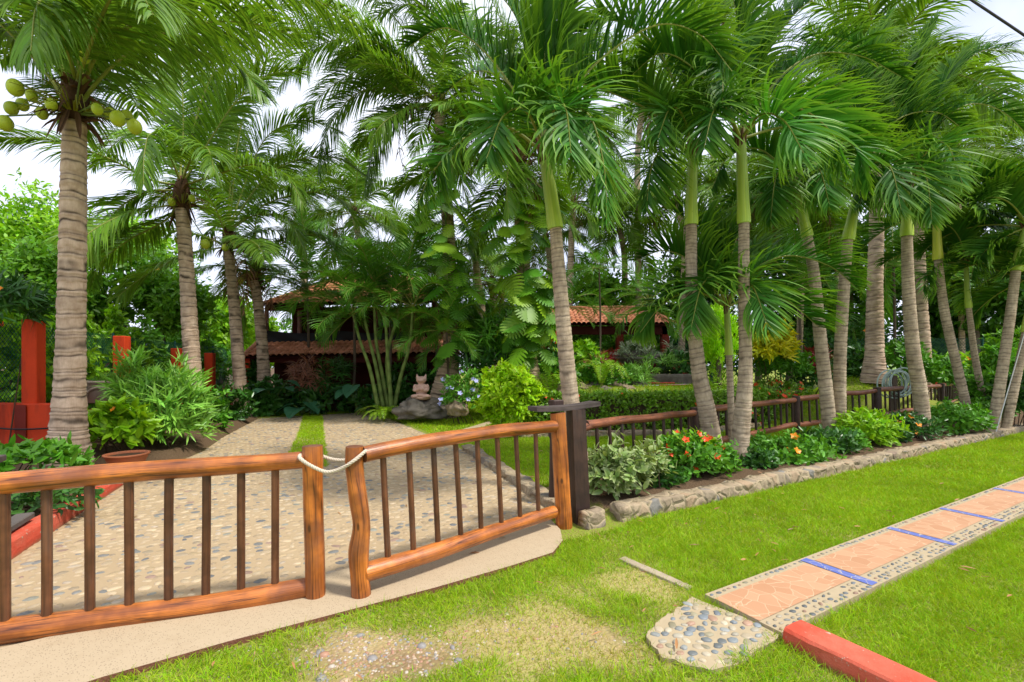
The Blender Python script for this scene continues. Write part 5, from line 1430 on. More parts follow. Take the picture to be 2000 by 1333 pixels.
coconut_palm('slim pale coconut palm trunk behind the straight ringed palm at right', [(1803, 690), (1798, 600), (1793, 460), (1790, 300)], 16.5, [34, 30, 26, 24], (), 14, 3.4, [], seed=10, e=(80, -20))
# farther palms closing the garden at the back
far = [(700, 640, 24, 420, 'far coconut palm towering behind the house roof'), (1110, 560, 25, 400, 'far coconut palm between the front palm and the pavilion'), (1215, 600, 27, 440, 'far coconut palm right over the pavilion roof'),
       (1330, 560, 23, 400, 'far coconut palm crown behind the first of the close pair'), (1460, 560, 22, 400, 'far coconut palm crown behind the second of the close pair'), (1560, 560, 20, 400, 'far coconut palm with pale fronds behind the crossed pair'),
       (1640, 560, 23, 200, 'far tall coconut palm left of the thick pale trunk'), (1880, 560, 22, 300, 'far coconut palm behind the thin leaning palms'), (1960, 560, 24, 300, 'far coconut palm at the right end of the garden'),
       (1250, 480, 26, 200, 'very tall far coconut palm above the pavilion'), (790, 560, 30, 480, 'far coconut palm right of the house'), (600, 560, 30, 380, 'low far coconut palm over the house ridge'), (1400, 400, 30, 60, 'very tall far coconut palm above the close pair'), (1080, 560, 30, 470, 'low pale far coconut palm left of the pavilion')]
for k, (x, y, Y, top_, lab) in enumerate(far):
    coconut_palm(lab, [(x, 715), (x + random.uniform(-8, 8), (y + top_) / 2), (x + random.uniform(-14, 14), top_)], Y, [14, 12, 11], (), 15, 4.0, [], seed=20 + k, group='far palms behind the garden', fruit=False, sides=12, e=(80, -35), sheath=7)

# areca clump at the end of the driveway
ar = thing('areca_palm', 'clump of slender many stemmed palm beside the boulder at the driveway end', 'palm tree', P(765, 790, 13.8))
ab = P(762, 792, 13.8)
for k, pts_ in enumerate([[(738, 792), (722, 720), (703, 665), (690, 615)], [(748, 794), (735, 720), (718, 650), (705, 590)], [(758, 795), (746, 730), (734, 660), (730, 560)], [(764, 796), (760, 730), (756, 680), (752, 600)], [(770, 795), (784, 730), (800, 675), (806, 600)], [(766, 795), (756, 700), (776, 620), (790, 560)]]):
    c = np.array([P(x, y, 13.8 + .15 * ((k * 7) % 3)) for x, y in pts_])
    mb = MB(); mb.tube(spline(c, 26), np.linspace(.065, .035, 26), 9, 0, np.array([1, 1.0, 1]) * (.75 + .5 * (np.arange(26) % 3 > 0))[:, None], True); mb.build('stem', M['stem_green'], ar)
    loc = c[-1] - np.array(ar.location)
    for j in range(8):
        eb = [75, 60, 60, 45, 45, 25, 25, 5][j]
        part('frond', lib('areca', eb, j % 2, 1.7), ar, loc, (0, 0, j * 2.4 + k * 1.1), random.uniform(1.0, 1.45))

def single_palm(name, label, px_, py_, Y, h_px, kind, n, L, Lref, e=(80, -10), seed=0, w=.06, group=None):
    b0 = P(px_, py_, Y); b0[2] = terrain(b0[0], b0[1]); t0_ = P(px_, h_px, Y)
    r = thing(name, label, 'palm tree', b0, group)
    mb = MB(); mb.tube(spline([b0, (b0 + t0_) / 2 + [.05, 0, 0], t0_], 20), np.linspace(w * 1.2, w * .8, 20), 10); mb.build('trunk', M['trunk_bark'], r)
    auto_crown(r, t0_, kind, n, L, Lref, e[0], e[1], seed, seed)
    return r
single_palm('feather_palm', 'dark thin stemmed palm tree standing in front of the pavilion roof', 1170, 715, 17, 525, 'areca', 12, 1.5, 1.7, seed=3, w=.035)
single_palm('feather_palm', 'bushy dark palm spilling over the right side of the house roof', 690, 715, 16.4, 575, 'areca', 16, 3.0, 1.7, (80, -20), seed=4, w=.05)
single_palm('feather_palm', 'dark feathery palm against the sky left of the creeper clad trunk', 600, 715, 17.4, 560, 'areca', 14, 2.8, 1.7, (85, 0), seed=5, w=.05)
single_palm('feather_palm', 'dark feathery palm rising beside the right end of the house', 850, 715, 16.6, 560, 'areca', 16, 2.8, 1.7, (85, -10), seed=6, w=.05)
single_palm('feather_palm', 'green feathery palm standing under the wall of the creeper clad palms', 1105, 715, 18.5, 600, 'areca', 12, 2.2, 1.7, (80, -10), seed=7, w=.05)
single_palm('feather_palm', 'lush drooping palm over the middle of the house front', 760, 715, 16.0, 585, 'areca', 16, 3.0, 1.7, (80, -25), seed=14, w=.05)
single_palm('feather_palm', 'small pale palm arching over the foot of the creeper clad trunk behind the statue', 872, 715, 13.7, 648, 'areca', 14, 1.7, 1.7, (80, -15), seed=15, w=.04)
single_palm('feather_palm', 'slender palm screening the right half of the pavilion roof', 1268, 715, 18.6, 590, 'areca', 14, 2.2, 1.7, (80, -20), seed=16, w=.04)
single_palm('feather_palm', 'low spreading palm in the dark understorey behind the yellow shrub', 1560, 715, 17.5, 560, 'areca', 16, 3.0, 1.7, (80, -20), seed=8, w=.05)
single_palm('feather_palm', 'low pale fronded palm between the two pale coconut trunks', 1745, 700, 18, 520, 'areca', 16, 3.0, 1.7, (80, -30), seed=9, w=.05)
# ---------------------------------------------------------------- shrubs, hedge, creepers, trees
def rosettes(mb, centers, axes, k, L, W, spread=60, droop=.4, segs=3, fold=.25, tintv=.3, bright=None, mat=0, prof=None, jitter=.04):
    n = len(centers)
    if n == 0: return
    c = np.repeat(centers, k, 0); ax = nrm(np.repeat(axes, k, 0)); m = n * k
    r = RNG.standard_normal((m, 3)); rad = nrm(r - ax * np.sum(r * ax, 1, keepdims=True))
    sp_ = np.radians(spread * RNG.uniform(.45, 1.25, m))[:, None]
    d = ax * np.cos(sp_) + rad * np.sin(sp_)
    N = nrm(ax - d * np.sum(ax * d, 1, keepdims=True) + RNG.normal(0, .15, (m, 3)))
    base = np.repeat(np.ones(n) if bright is None else bright, k)[:, None]
    tint = base * RNG.uniform(1 - tintv, 1 + tintv, (m, 1)) * np.stack([RNG.uniform(.85, 1.2, m), np.ones(m), np.ones(m)], 1)
    mb.strips(c + RNG.normal(0, jitter, (m, 3)), d, N, L * RNG.uniform(.65, 1.2, m), W * RNG.uniform(.75, 1.2, m), segs, prof, droop, tint, fold, mat)

def ell_pts(c, r, n, inner=.55, low=-.7):
    v = nrm(RNG.standard_normal((n * 2, 3))); v = v[v[:, 2] > low][:n]
    rad = RNG.uniform(inner ** 2, 1, len(v)) ** .5
    lump = 1 + .16 * np.sin(v[:, 0] * 5 + c[0] * 3) * np.sin(v[:, 2] * 6 + c[1]) + .10 * np.sin(v[:, 1] * 9 + v[:, 0] * 7)
    return np.asarray(c) + v * np.asarray(r) * (rad * lump)[:, None], v

def flowers(root, mb_fn, pts, mat, size, petals=5, name='flower'):
    for p in pts:
        mb = MB(); n = petals; a = np.linspace(0, 6.28, n, endpoint=False) + random.random()
        up = nrm(np.array([random.uniform(-.5, .5), -.7, .6])); s1 = nrm(np.cross(up, [0, 0, 1.])); s2 = np.cross(s1, up)
        d = s1 * np.cos(a)[:, None] + s2 * np.sin(a)[:, None] + up * .35
        mb.strips(np.repeat(p[None], n, 0), d, np.repeat(up[None], n, 0), size, size * .75, 3, [.3, 1, .9, .3], .3, None, .2)
        o = mb.build(name, mat, root)

def shrub(name, label, c, r, n, k, L, W, mat, spread=60, droop=.4, up=.6, fl=None, cat='shrub', group=None, stems=6, fold=.25, inner=.5, segs=3, tintv=.3, low=-.6, extra=None):
    """rosettes of real leaves through an ellipsoid, woody stems below"""
    c = np.asarray(c, float); r = np.asarray(r, float)
    zb = float(terrain(c[0], c[1])); root = thing(name, label, cat, (c[0], c[1], zb), group)
    p, v = ell_pts(c, r, n, inner, low); p[:, 2] = np.maximum(p[:, 2], zb + .04)
    ax = v + np.array([0, 0, up]) + RNG.normal(0, .25, v.shape)
    mb = MB(); rosettes(mb, p, ax, k, L, W, spread, droop, segs, fold, tintv, RNG.uniform(.75, 1.2, len(p)))
    mb.build('foliage', M[mat], root)
    if stems:
        mb = MB()
        for q in range(stems):
            t = p[RNG.integers(len(p))]; b0 = np.array([c[0], c[1], zb - .03]) + np.r_[RNG.normal(0, .25, 2) * r[:2], 0]
            pth = spline([b0, b0 * .5 + t * .5 + [0, 0, .08 * r[2]], t], 8); mb.tube(pth, np.linspace(.014, .005, 8) * max(.8, r[2] * 1.5), 5)
        mb.build('stem', M['stem'], root)
    if fl:
        mt, cnt, sz = fl[:3]
        cand = p[(p[:, 1] < c[1] + .2 * r[1]) & (p[:, 2] > c[2] - .5 * r[2])]; cv = nrm(cand - c)
        ids = RNG.choice(len(cand), min(cnt, len(cand)), replace=False)
        flowers(root, None, cand[ids] + cv[ids] * L * .6, M[mt], sz)
    if extra: extra(root)
    return root

def pxr(x, y, Y, rx, ry, ratio=.85):
    return P(x, y, Y), np.array([rx, rx * ratio, ry]) * Y / F

def sh(name, label, x, y, Y, rx, ry, n, k, L, W, mat, **kw):
    c, r = pxr(x, y, Y, rx, ry, kw.pop('ratio', .85)); return shrub(name, label, c, r, n, k, L, W, mat, **kw)

# left bed
sh('oleander', 'tall bright oleander bush with long narrow leaves left of the driveway', 322, 805, 8.4, 82, 80, 250, 11, .30, .036, 'L_oleander', spread=55, up=1.0, stems=10, droop=.25)
sh('oleander', 'thin oleander shoot standing up before the second red post', 262, 745, 8.2, 34, 55, 40, 11, .30, .034, 'L_oleander', spread=60, up=1.2, stems=4)
sh('croton_shrub', 'lime green broad leafed shrub growing in the terracotta pot', 232, 835, 7.3, 52, 46, 70, 8, .22, .095, 'L_lime2', up=.9, stems=6, fl=('F_amber', 1, .05))
sh('low_shrub', 'low glossy shrub along the left foot of the big coconut trunk', 45, 904, 5.3, 105, 27, 80, 8, .15, .062, 'L_mid', up=.8, stems=6, fl=('F_orange', 1, .04))
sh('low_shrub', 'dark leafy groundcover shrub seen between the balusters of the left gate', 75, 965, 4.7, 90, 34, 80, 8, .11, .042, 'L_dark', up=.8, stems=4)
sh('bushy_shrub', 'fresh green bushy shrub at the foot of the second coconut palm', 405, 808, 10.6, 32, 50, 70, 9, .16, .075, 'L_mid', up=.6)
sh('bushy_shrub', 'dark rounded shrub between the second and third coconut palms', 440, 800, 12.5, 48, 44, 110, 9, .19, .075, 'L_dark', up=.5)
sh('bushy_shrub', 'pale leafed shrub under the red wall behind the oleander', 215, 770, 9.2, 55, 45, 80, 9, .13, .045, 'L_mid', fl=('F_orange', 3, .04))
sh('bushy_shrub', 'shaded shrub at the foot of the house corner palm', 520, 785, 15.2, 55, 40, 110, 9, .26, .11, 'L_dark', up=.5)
sh('plumeria_shrub', 'dark whorled shrub with a few orange flowers above the first red post', 18, 592, 7.0, 58, 46, 60, 13, .24, .038, 'L_dark', spread=75, up=.6, stems=1, fl=('F_amber', 3, .05))

# creepers over the mesh fence
def creeper(label, a, c, z0, z1, n, mat, L, W, fls, depth=.5):
    a = np.asarray(a, float); c = np.asarray(c, float); root = thing('creeper', label, 'creeper', (*((a + c) / 2), 0))
    s = RNG.random(n); d = (c - a); dn = d / np.linalg.norm(d); nn = np.array([dn[1], -dn[0]])
    top = z1 + .35 * np.sin(s * 17) + .2 * np.sin(s * 41)
    z = z0 + (top - z0) * RNG.random(n)
    bulge = (.3 + .7 * np.sin(np.clip((z - z0) / (z1 - z0), 0, 1) * 3.1)) * depth * (.5 + .5 * np.sin(s * 60 + z * 6)) * RNG.random(n)
    p = np.stack([a[0] + d[0] * s + nn[0] * bulge, a[1] + d[1] * s + nn[1] * bulge, z], 1)
    ax = np.stack([np.full(n, nn[0]), np.full(n, nn[1]), np.full(n, .4)], 1) + RNG.normal(0, .35, (n, 3))
    mb = MB(); rosettes(mb, p, ax, 6, L, W, 65, .5, 3, .25, .35, RNG.uniform(.6, 1.25, n)); mb.build('foliage', M[mat], root)
    mb = MB()
    for q in range(14):
        t = q / 13; b0 = np.array([*(a + d * t), 0]); mb.tube(spline([b0, b0 + [.1, 0, .7], b0 + [-.15, 0, z1 * .9]], 8), .02, 5)
    mb.build('stem', M['stem'], root)
    for mt, cnt, sz in fls:
        ids = RNG.choice(n, cnt, replace=False); flowers(root, None, p[ids] + np.r_[nn, .2] * .22, M[mt], sz)
    return root
creeper('dense flowering creeper on the green mesh fence at far left, yellow and orange blooms', (-8.75, 7.5), (-10.3, 12.4), .2, 2.5, 2000, 'L_vine', .17, .085, [('F_yellow', 9, .09), ('F_orange', 7, .08)], .9)
creeper('creeper further along the mesh fence with white and yellow blooms', (-10.0, 12.0), (-12.2, 19), .2, 2.4, 1200, 'L_mid', .19, .09, [('F_yellow', 7, .10), ('F_blue', 4, .08)], .9)

def tree(name, label, c, r, n, k, L, W, mat, blobs=6, trunk_r=.16, group=None, fl=None, seed=0, inner=.25):
    c = np.asarray(c, float); r = np.asarray(r, float); zb = float(terrain(c[0], c[1]))
    root = thing(name, label, 'tree', (c[0], c[1], zb), group)
    rn = np.random.default_rng(seed + 100); mb = MB(); sub = []
    for q in range(blobs):
        o = nrm(rn.standard_normal(3)) * r * rn.uniform(.35, .75); sub.append((c + o, r * rn.uniform(.35, .6)))
    sub.append((c, r * .55))
    allp = []
    for (cc, rr) in sub:
        p, v = ell_pts(cc, rr, n // len(sub), inner, -1); p[:, 2] = np.maximum(p[:, 2], zb + .15); allp.append(p)
        rosettes(mb, p, v + [0, 0, .4] + RNG.normal(0, .3, v.shape), k, L, W, 70, .5, 2, 0, .35, RNG.uniform(.65, 1.3, len(p)), 0, [.5, 1, .08], .10)
    mb.build('crown', M[mat], root)
    mb = MB(); b0 = np.array([c[0], c[1], zb - .1]); tp = c - [0, 0, r[2] * .3]
    mb.tube(spline([b0, b0 * .5 + tp * .5 + [.15, 0, 0], tp], 14), np.linspace(trunk_r, trunk_r * .55, 14), 10)
    for cc, rr in sub[:-1]:
        mb.tube(spline([tp - [0, 0, .2], tp * .5 + cc * .5 + [0, 0, -.1], cc], 9), np.linspace(trunk_r * .45, .02, 9), 6)
    mb.build('trunk', M['trunk_bark'], root)
    if fl: p = np.vstack(allp); p = p[p[:, 1] < c[1]]; ids = RNG.choice(len(p), fl[1], replace=False); flowers(root, None, p[ids] - [0, .3, 0], M[fl[0]], fl[2])
    return root
TG = 'trees beyond the garden'
LOWT = []
for k, (x, y, Y, rx, ry, mt, lab) in enumerate([(-60, 660, 16, 110, 60, 'L_tree', 'low bushy tree behind the left end of the red wall'), (120, 680, 18, 90, 45, 'L_tree', 'low bushy tree just behind the first red post'), (290, 690, 20.5, 100, 40, 'L_tree', 'low bushy tree between the red posts far back'), (420, 700, 25, 90, 36, 'L_treelight', 'low lime tree seen past the third trunk'), (505, 690, 30, 70, 40, 'L_treelight', 'low distant lime tree beside the house'), (620, 640, 33, 110, 60, 'L_tree', 'distant tree behind the house'), (1400, 670, 26, 110, 60, 'L_jungle', 'low dark thicket behind the conifer'), (1560, 670, 25, 110, 60, 'L_jungle', 'low dark thicket behind the red flowered bush'), (1700, 660, 25, 100, 70, 'L_jungle', 'low dark thicket behind the thick pale trunk'), (1830, 660, 24, 100, 70, 'L_jungle', 'low dark thicket behind the broad leafed plants'), (1960, 660, 23, 100, 70, 'L_jungle', 'low dark thicket behind the rightmost palms'), (1010, 600, 33, 140, 80, 'L_tree', 'distant tree closing the gap behind the creeper clad trunks'), (1180, 660, 30, 130, 60, 'L_tree', 'distant low tree behind the pavilion'), (1130, 680, 26.5, 70, 40, 'L_tree', 'low green thicket seen through the left bay of the pavilion'), (1240, 680, 26.5, 80, 40, 'L_tree', 'low green thicket seen through the right bay of the pavilion'), (1340, 680, 26.5, 60, 40, 'L_jungle', 'low dark thicket right of the pavilion')]):
    LOWT.append((lab, x, y, Y, rx, ry, mt))
tree('shade_tree', 'airy bright green tree at the far left behind the big coconut trunk', *pxr(30, 470, 15, 120, 100, 1), 900, 8, .20, .085, 'L_treelight', 8, .15, TG, seed=1)
tree('shade_tree', 'mid green tree filling the left edge behind the red posts', *pxr(15, 560, 13, 130, 90, 1), 900, 8, .18, .075, 'L_tree', 7, .15, TG, seed=2)
tree('shade_tree', 'bright tree showing between the first two coconut trunks', *pxr(235, 480, 19, 90, 70, 1), 700, 8, .24, .10, 'L_treelight', 7, .15, TG, seed=3)
tree('shade_tree', 'large rounded dark tree behind the second coconut palm', *pxr(310, 590, 17, 115, 105, 1), 1300, 8, .24, .095, 'L_tree', 9, .2, TG, seed=4, fl=('F_yellow', 3, .1))
tree('shade_tree', 'lime green tree glowing behind the third coconut palm', *pxr(430, 640, 23, 70, 75, 1), 700, 8, .30, .13, 'L_treelight', 6, .15, TG, seed=5)
tree('shade_tree', 'distant lime tree left of the house corner', *pxr(490, 650, 27, 50, 60, 1), 450, 8, .36, .15, 'L_treelight', 6, .15, TG, seed=6)
tree('shade_tree', 'olive green tree between the red posts and the dark tree', *pxr(180, 610, 16, 70, 80, 1), 700, 8, .2, .085, 'L_tree', 6, .15, TG, seed=7, fl=('F_orange', 2, .09))
for k, (lab, x, y, Y, rx, ry, mt) in enumerate(LOWT):
    tree('shade_tree', lab, *pxr(x, y, Y, rx, ry, .8), 700, 8, .30, .12, mt, 7, .12, TG, seed=60 + k)
for k, (x, y, Y, rx, ry, mt, lab) in enumerate([
        (1390, 560, 26, 120, 130, 'L_jungle', 'dark jungle tree behind the close pair of ringed palms'), (1540, 540, 24, 130, 140, 'L_jungle', 'dark jungle tree behind the crossed pair of ringed palms'),
        (1660, 520, 25, 110, 150, 'L_jungle', 'dark jungle tree left of the thick pale trunk'), (1790, 520, 24, 120, 150, 'L_jungle', 'dark jungle tree between the two pale trunks'),
        (1900, 540, 22, 110, 140, 'L_jungle', 'dark tree with small purple flowers behind the thin leaning palms'), (2010, 520, 21, 100, 170, 'L_jungle', 'dark jungle tree at the right edge'),
        (1150, 600, 27, 110, 90, 'L_tree', 'green tree filling the gap behind the pavilion'), (1280, 590, 28, 100, 90, 'L_tree', 'green tree over the right end of the pavilion roof'), (1050, 640, 26, 80, 70, 'L_tree', 'green tree behind the creeper clad trunks'),
        (940, 640, 24, 90, 60, 'L_jungle', 'dark tree behind the spiky shrubs'), (800, 650, 24, 80, 60, 'L_jungle', 'dark tree beside the house behind the slender palm clump'), (1480, 420, 30, 120, 100, 'L_jungle', 'tall dark jungle tree above the crossed palms'), (1850, 420, 29, 140, 100, 'L_jungle', 'tall dark jungle tree high at right')]):
    tree('jungle_tree', lab, *pxr(x, y, Y, rx, ry, .8), 700, 8, .34, .14, mt, 8, .2, 'trees beyond the garden', seed=30 + k, fl=(('F_purple', 10, .10) if 'purple' in lab else None))

# house foreground planting
def big_leaves(name, label, c, n, L, W, mat, h, spread=.5, cat='plant', droop=1.0, stalk=True, segs=6, prof=None, tilt=(.2, .9), group=None):
    c = np.asarray(c, float); zb = float(terrain(c[0], c[1])); root = thing(name, label, cat, (c[0], c[1], zb), group)
    prof = [.55, .95, 1.0, .85, .6, .3, .03] if prof is None else prof
    sm = MB()
    for k in range(n):
        a = k * 2.4 + random.uniform(-.3, .3); hh = h * random.uniform(.55, 1.1); rr = spread * random.uniform(.4, 1.1)
        d = np.array([math.cos(a), math.sin(a), 0]); b0 = np.array([c[0], c[1], zb]); t = b0 + d * rr + [0, 0, hh]
        pth = spline([b0, b0 + d * rr * .35 + [0, 0, hh * .6], t], 9); 
        if stalk: sm.tube(pth, np.linspace(.024, .011, 9), 5)
        ld = nrm(d * 1.0 + [0, 0, random.uniform(*tilt)]); mb = MB()
        s = random.uniform(.7, 1.15)
        mb.strips((t - ld * L * .12 * s)[None], ld[None], np.array([[0, 0, 1.]]) + d[None] * -.3, L * s, W * s, segs, prof, droop, np.ones(3)[None] * random.uniform(.75, 1.25), .22)
        mb.build('leaf', M[mat], root)
    if stalk: sm.build('stalk', M['stem_green'], root)
    return root
HEART = [.75, 1.0, 1.02, .9, .68, .38, .03]
for x, y, Y, h_, n_, lab in ((535, 800, 15.0, 1.15, 8, 'elephant ear plant with big blue green leaves by the house corner palm'), (590, 800, 14.9, .55, 6, 'low elephant ear plant in the middle of the house bed'), (700, 800, 14.9, .95, 9, 'elephant ear plant with broad leaves left of the slender palm clump'), (560, 806, 15.6, .9, 6, 'elephant ear plant at the back of the house bed')):
    big_leaves('elephant_ear', lab, P(x, y, Y), n_, .80, .62, 'L_taro', h_, .55, droop=1.3, prof=HEART, tilt=(-.3, .5))
for k, (x, y, Y, rx, ry, lab) in enumerate([(610, 735, 15.8, 40, 38, 'reddish spiky shrub under the eave left of the lamp'), (650, 740, 15.9, 36, 42, 'tall thin spiky shrub under the eave beside the lamp'), (590, 770, 15.7, 40, 28, 'low dark spiky shrub before the house wall')]):
    sh('dracaena', lab, x, y, Y, rx, ry, 46, 12, .42, .036, 'L_dark' if k else 'L_pinkbrown', spread=75, up=.9, stems=8, droop=.9)
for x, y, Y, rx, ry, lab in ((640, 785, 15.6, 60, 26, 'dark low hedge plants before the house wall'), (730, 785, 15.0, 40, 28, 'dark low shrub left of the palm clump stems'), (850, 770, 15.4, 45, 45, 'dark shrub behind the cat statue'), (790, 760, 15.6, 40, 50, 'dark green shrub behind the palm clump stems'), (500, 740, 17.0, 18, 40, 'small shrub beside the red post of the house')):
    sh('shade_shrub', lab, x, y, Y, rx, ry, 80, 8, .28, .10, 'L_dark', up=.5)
def fern(label, c, n, L, mat='L_lime2', h=.5, name='fern'):
    zb = float(terrain(c[0], c[1])); c = np.array([c[0], c[1], zb]); root = thing(name, label, 'fern', c)
    for k in range(n):
        a = k * 2.4 + random.uniform(-.3, .3); d = np.array([math.cos(a), math.sin(a), 0]); l = L * random.uniform(.75, 1.15)
        mb = MB(); frond(mb, np.array([c, c + d * l * .3 + [0, 0, l * h], c + d * l * .75 + [0, 0, l * h * .9], c + d * l + [0, 0, l * h * .45]]), L * .20, .035, 26, .3, vee=.1, ruffle=.05, petiole=.1, r0=.008, segs=2, a0=80, a1=50)
        mb.build('frond', [M[mat], M['rachis']], root)
    return root
fern('bright fern at the foot of the slender palm clump', P(750, 805, 13.2), 18, .75)
fern('pale green fern spreading below the rockery left of the front palm trunk', P(1075, 765, 13.6), 14, 1.15, 'L_lime2', .7)
fern('arching fern right of the front palm trunk in the rockery', P(1175, 752, 14.2), 12, 1.1, 'L_lime2', .75)
sh('plumbago', 'blue flowered shrub beside the cat statue boulder', 908, 768, 12.6, 44, 46, 170, 7, .14, .05, 'L_mid', up=.6, fl=('F_blue', 14, .075))
sh('lime_bush', 'round bright yellow green bush behind the right gate leaf', 997, 772, 10.6, 55, 56, 620, 9, .125, .060, 'L_lime', up=.6, tintv=.35, inner=.75, low=-.9)
sh('spiky_shrub', 'big dark spiky leafed shrub between the two creeper clad trunks', 962, 665, 14.6, 78, 50, 150, 12, .42, .05, 'L_mid', spread=75, up=.8, stems=10, droop=.7)
sh('spiky_shrub', 'dark spiky undergrowth below the big spiky shrub', 955, 715, 14.4, 70, 40, 110, 12, .36, .045, 'L_dark', spread=75, up=.8, stems=6, droop=.7)
for k, (x, y, Y, rx, ry, mt, L_, W_, lab) in enumerate([
    (1085, 735, 14.5, 40, 34, 'L_mid', .22, .09, 'mid green shrub left of the front palm trunk in the rockery'), (1150, 735, 15, 34, 30, 'L_mid', .18, .075, 'leafy shrub just right of the front palm trunk'),
    (1205, 738, 14.9, 40, 26, 'L_mid', .17, .055, 'rounded green shrub above the rubble rocks'), (1245, 735, 15.1, 36, 24, 'L_oleander', .22, .03, 'feathery blue green shrub left of the stone trough'),
    (1075, 715, 16, 36, 40, 'L_dark', .28, .10, 'dark shrub below the painted panel'), (1140, 705, 17, 40, 40, 'L_vine', .24, .10, 'bright leafy shrub in front of the pavilion'),
    (1240, 690, 18, 40, 28, 'L_grey', .24, .05, 'greyish shrub on the rockery ledge'), (1330, 720, 17, 44, 30, 'L_dark', .24, .08, 'dark shrub right of the stone trough')]):
    sh('garden_shrub', lab, x, y, Y, rx, ry, 90, 8, L_, W_, mt, up=.6)
for x, y, Y, rx, ry, mt, lab in ((1165, 690, 17.5, 26, 26, 'L_dark', 'spiky dark rosette plant before the pavilion'), (1240, 675, 18.6, 26, 24, 'L_dark', 'spiky rosette plant on the ledge by the pavilion post'), (1185, 705, 17, 20, 22, 'L_red', 'dark red spiky plant in the rockery'), (1165, 718, 16, 26, 20, 'L_pinkbrown', 'pinkish brown grassy rosette in the rockery'),
                           (1318, 690, 18, 18, 20, 'L_grey', 'pale grey spiky plant at the right of the stone trough'), (1020, 745, 14.4, 30, 20, 'L_pinkbrown', 'brownish bromeliad behind the lime bush'), (1065, 700, 16, 20, 26, 'L_red', 'maroon leafed plant below the painted panel'), (1290, 708, 16.6, 40, 12, 'L_oleander', 'greenery planted in the stone trough'), (1600, 715, 14, 26, 40, 'L_red', 'dark red leafed plant beside the ixora bush')):
    sh('rosette_plant', lab, x, y, Y, rx, ry, 16, 14, .34, .032, mt, spread=70, up=1.2, stems=2, droop=.6, inner=.2)

# clipped hedge with stone edge
hd = thing('hedge', 'low clipped hedge with scattered red flowers behind the log fence', 'hedge', (3.2, 11.3, 0))
hl = spline([[.2, 10.9, 0], [2.2, 11.0, 0], [4.2, 11.35, 0], [6.1, 12.3, 0], [7.0, 13.0, 0]], 60); n = 2600
s = RNG.random(n) * 59; base = np.stack([np.interp(s, np.arange(60), hl[:, k]) for k in range(3)], 1); tg = nrm(np.gradient(hl, axis=0)); tn_ = np.stack([np.interp(s, np.arange(60), -tg[:, 1]), np.interp(s, np.arange(60), tg[:, 0])], 1)
side = RNG.random(n); w = .42; H = .92
off = np.where(side < .45, -w + RNG.normal(0, .03, n), RNG.uniform(-w, w, n)); z = np.where(side < .45, RNG.uniform(.05, H, n), H + RNG.normal(0, .03, n) - .04)
p = np.stack([base[:, 0] + tn_[:, 0] * off, base[:, 1] + tn_[:, 1] * off, z + .03 * np.sin(s * 1.3)], 1)
ax = np.where((side < .45)[:, None], np.c_[-tn_, np.full(n, .5)], np.array([[0, -.2, 1.]])) + RNG.normal(0, .35, (n, 3))
mb = MB(); rosettes(mb, p, ax, 6, .085, .045, 60, .3, 2, 0, .35, RNG.uniform(.6, 1.3, n), 0, [.5, 1, .1], .03); mb.build('foliage', M['L_hedge'], hd)
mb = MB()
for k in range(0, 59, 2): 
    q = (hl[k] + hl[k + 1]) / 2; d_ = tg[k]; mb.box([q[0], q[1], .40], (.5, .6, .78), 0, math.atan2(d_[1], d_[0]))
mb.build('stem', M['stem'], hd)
ids = RNG.choice(np.where(side < .8)[0], 26, replace=False); flowers(hd, None, p[ids] + ax[ids] * .04, M['F_orange'], .055)
t = thing('stone_edging', 'pale stone edging along the foot of the clipped hedge', 'edging', (.2, 10.2, 0)); mb = MB()
for a_, c_ in zip(hl[:-1:6] - np.r_[0, .62, 0], hl[6::6] - np.r_[0, .62, 0]):
    d_ = (c_ - a_)[:2]; rubble_run(mb, a_[:2], d_ / np.linalg.norm(d_), np.linalg.norm(d_) + .02, .13, .16, a_[0], .08)
mb.build('stones', M['rubble'], t)

sh('ixora_bush', 'mounded bush covered in red orange flower heads right of the close pair', 1512, 768, 13.2, 62, 30, 240, 7, .10, .042, 'L_hedge', up=.7, fl=('F_orange', 30, .07))
# conifer
c, r = pxr(1404, 655, 12.9, 40, 66, .9)
tj = thing('conifer', 'bright lime green rounded conifer behind the slender ringed palm', 'conifer', (c[0], c[1], terrain(c[0], c[1])))
mb = MB()
for k in range(60):
    q = nrm(RNG.standard_normal(3)); cc = c + q * r * RNG.uniform(.4, .9); p, v = ell_pts(cc, r * .28, 16, .5, -1)
    rosettes(mb, p, v * .4 + [0, 0, 1.] + q * .3, 7, .12, .022, 35, .1, 2, 0, .25, np.full(len(p), RNG.uniform(.75, 1.25)), 0, [.6, 1, .2], .03)
p, v = ell_pts(c - [0, 0, r[2] * 1.4], r * [.8, .8, .6], 120, .3, -1); rosettes(mb, p, v + [0, 0, .6], 6, .12, .022, 45, .2, 2, 0, .3, RNG.uniform(.4, .9, len(p)), 0, [.6, 1, .2], .05)
mb.build('crown', M['L_thuja'], tj); mb = MB(); mb.tube([[c[0], c[1], 0], c], .07, 8); mb.build('trunk', M['trunk_bark'], tj)
sh('croton_shrub', 'yellow and green croton bush right of the second close palm', 1505, 678, 13.4, 46, 42, 190, 9, .26, .055, 'L_yellow', spread=65, up=.8, droop=.7)
sh('garden_shrub', 'glossy dark green shrub below the yellow croton bush', 1530, 712, 13.8, 58, 36, 220, 8, .15, .07, 'L_mid', up=.6)
sh('garden_shrub', 'shaded shrub right of the glossy shrub', 1590, 735, 14.2, 40, 36, 100, 8, .18, .07, 'L_dark', up=.6)
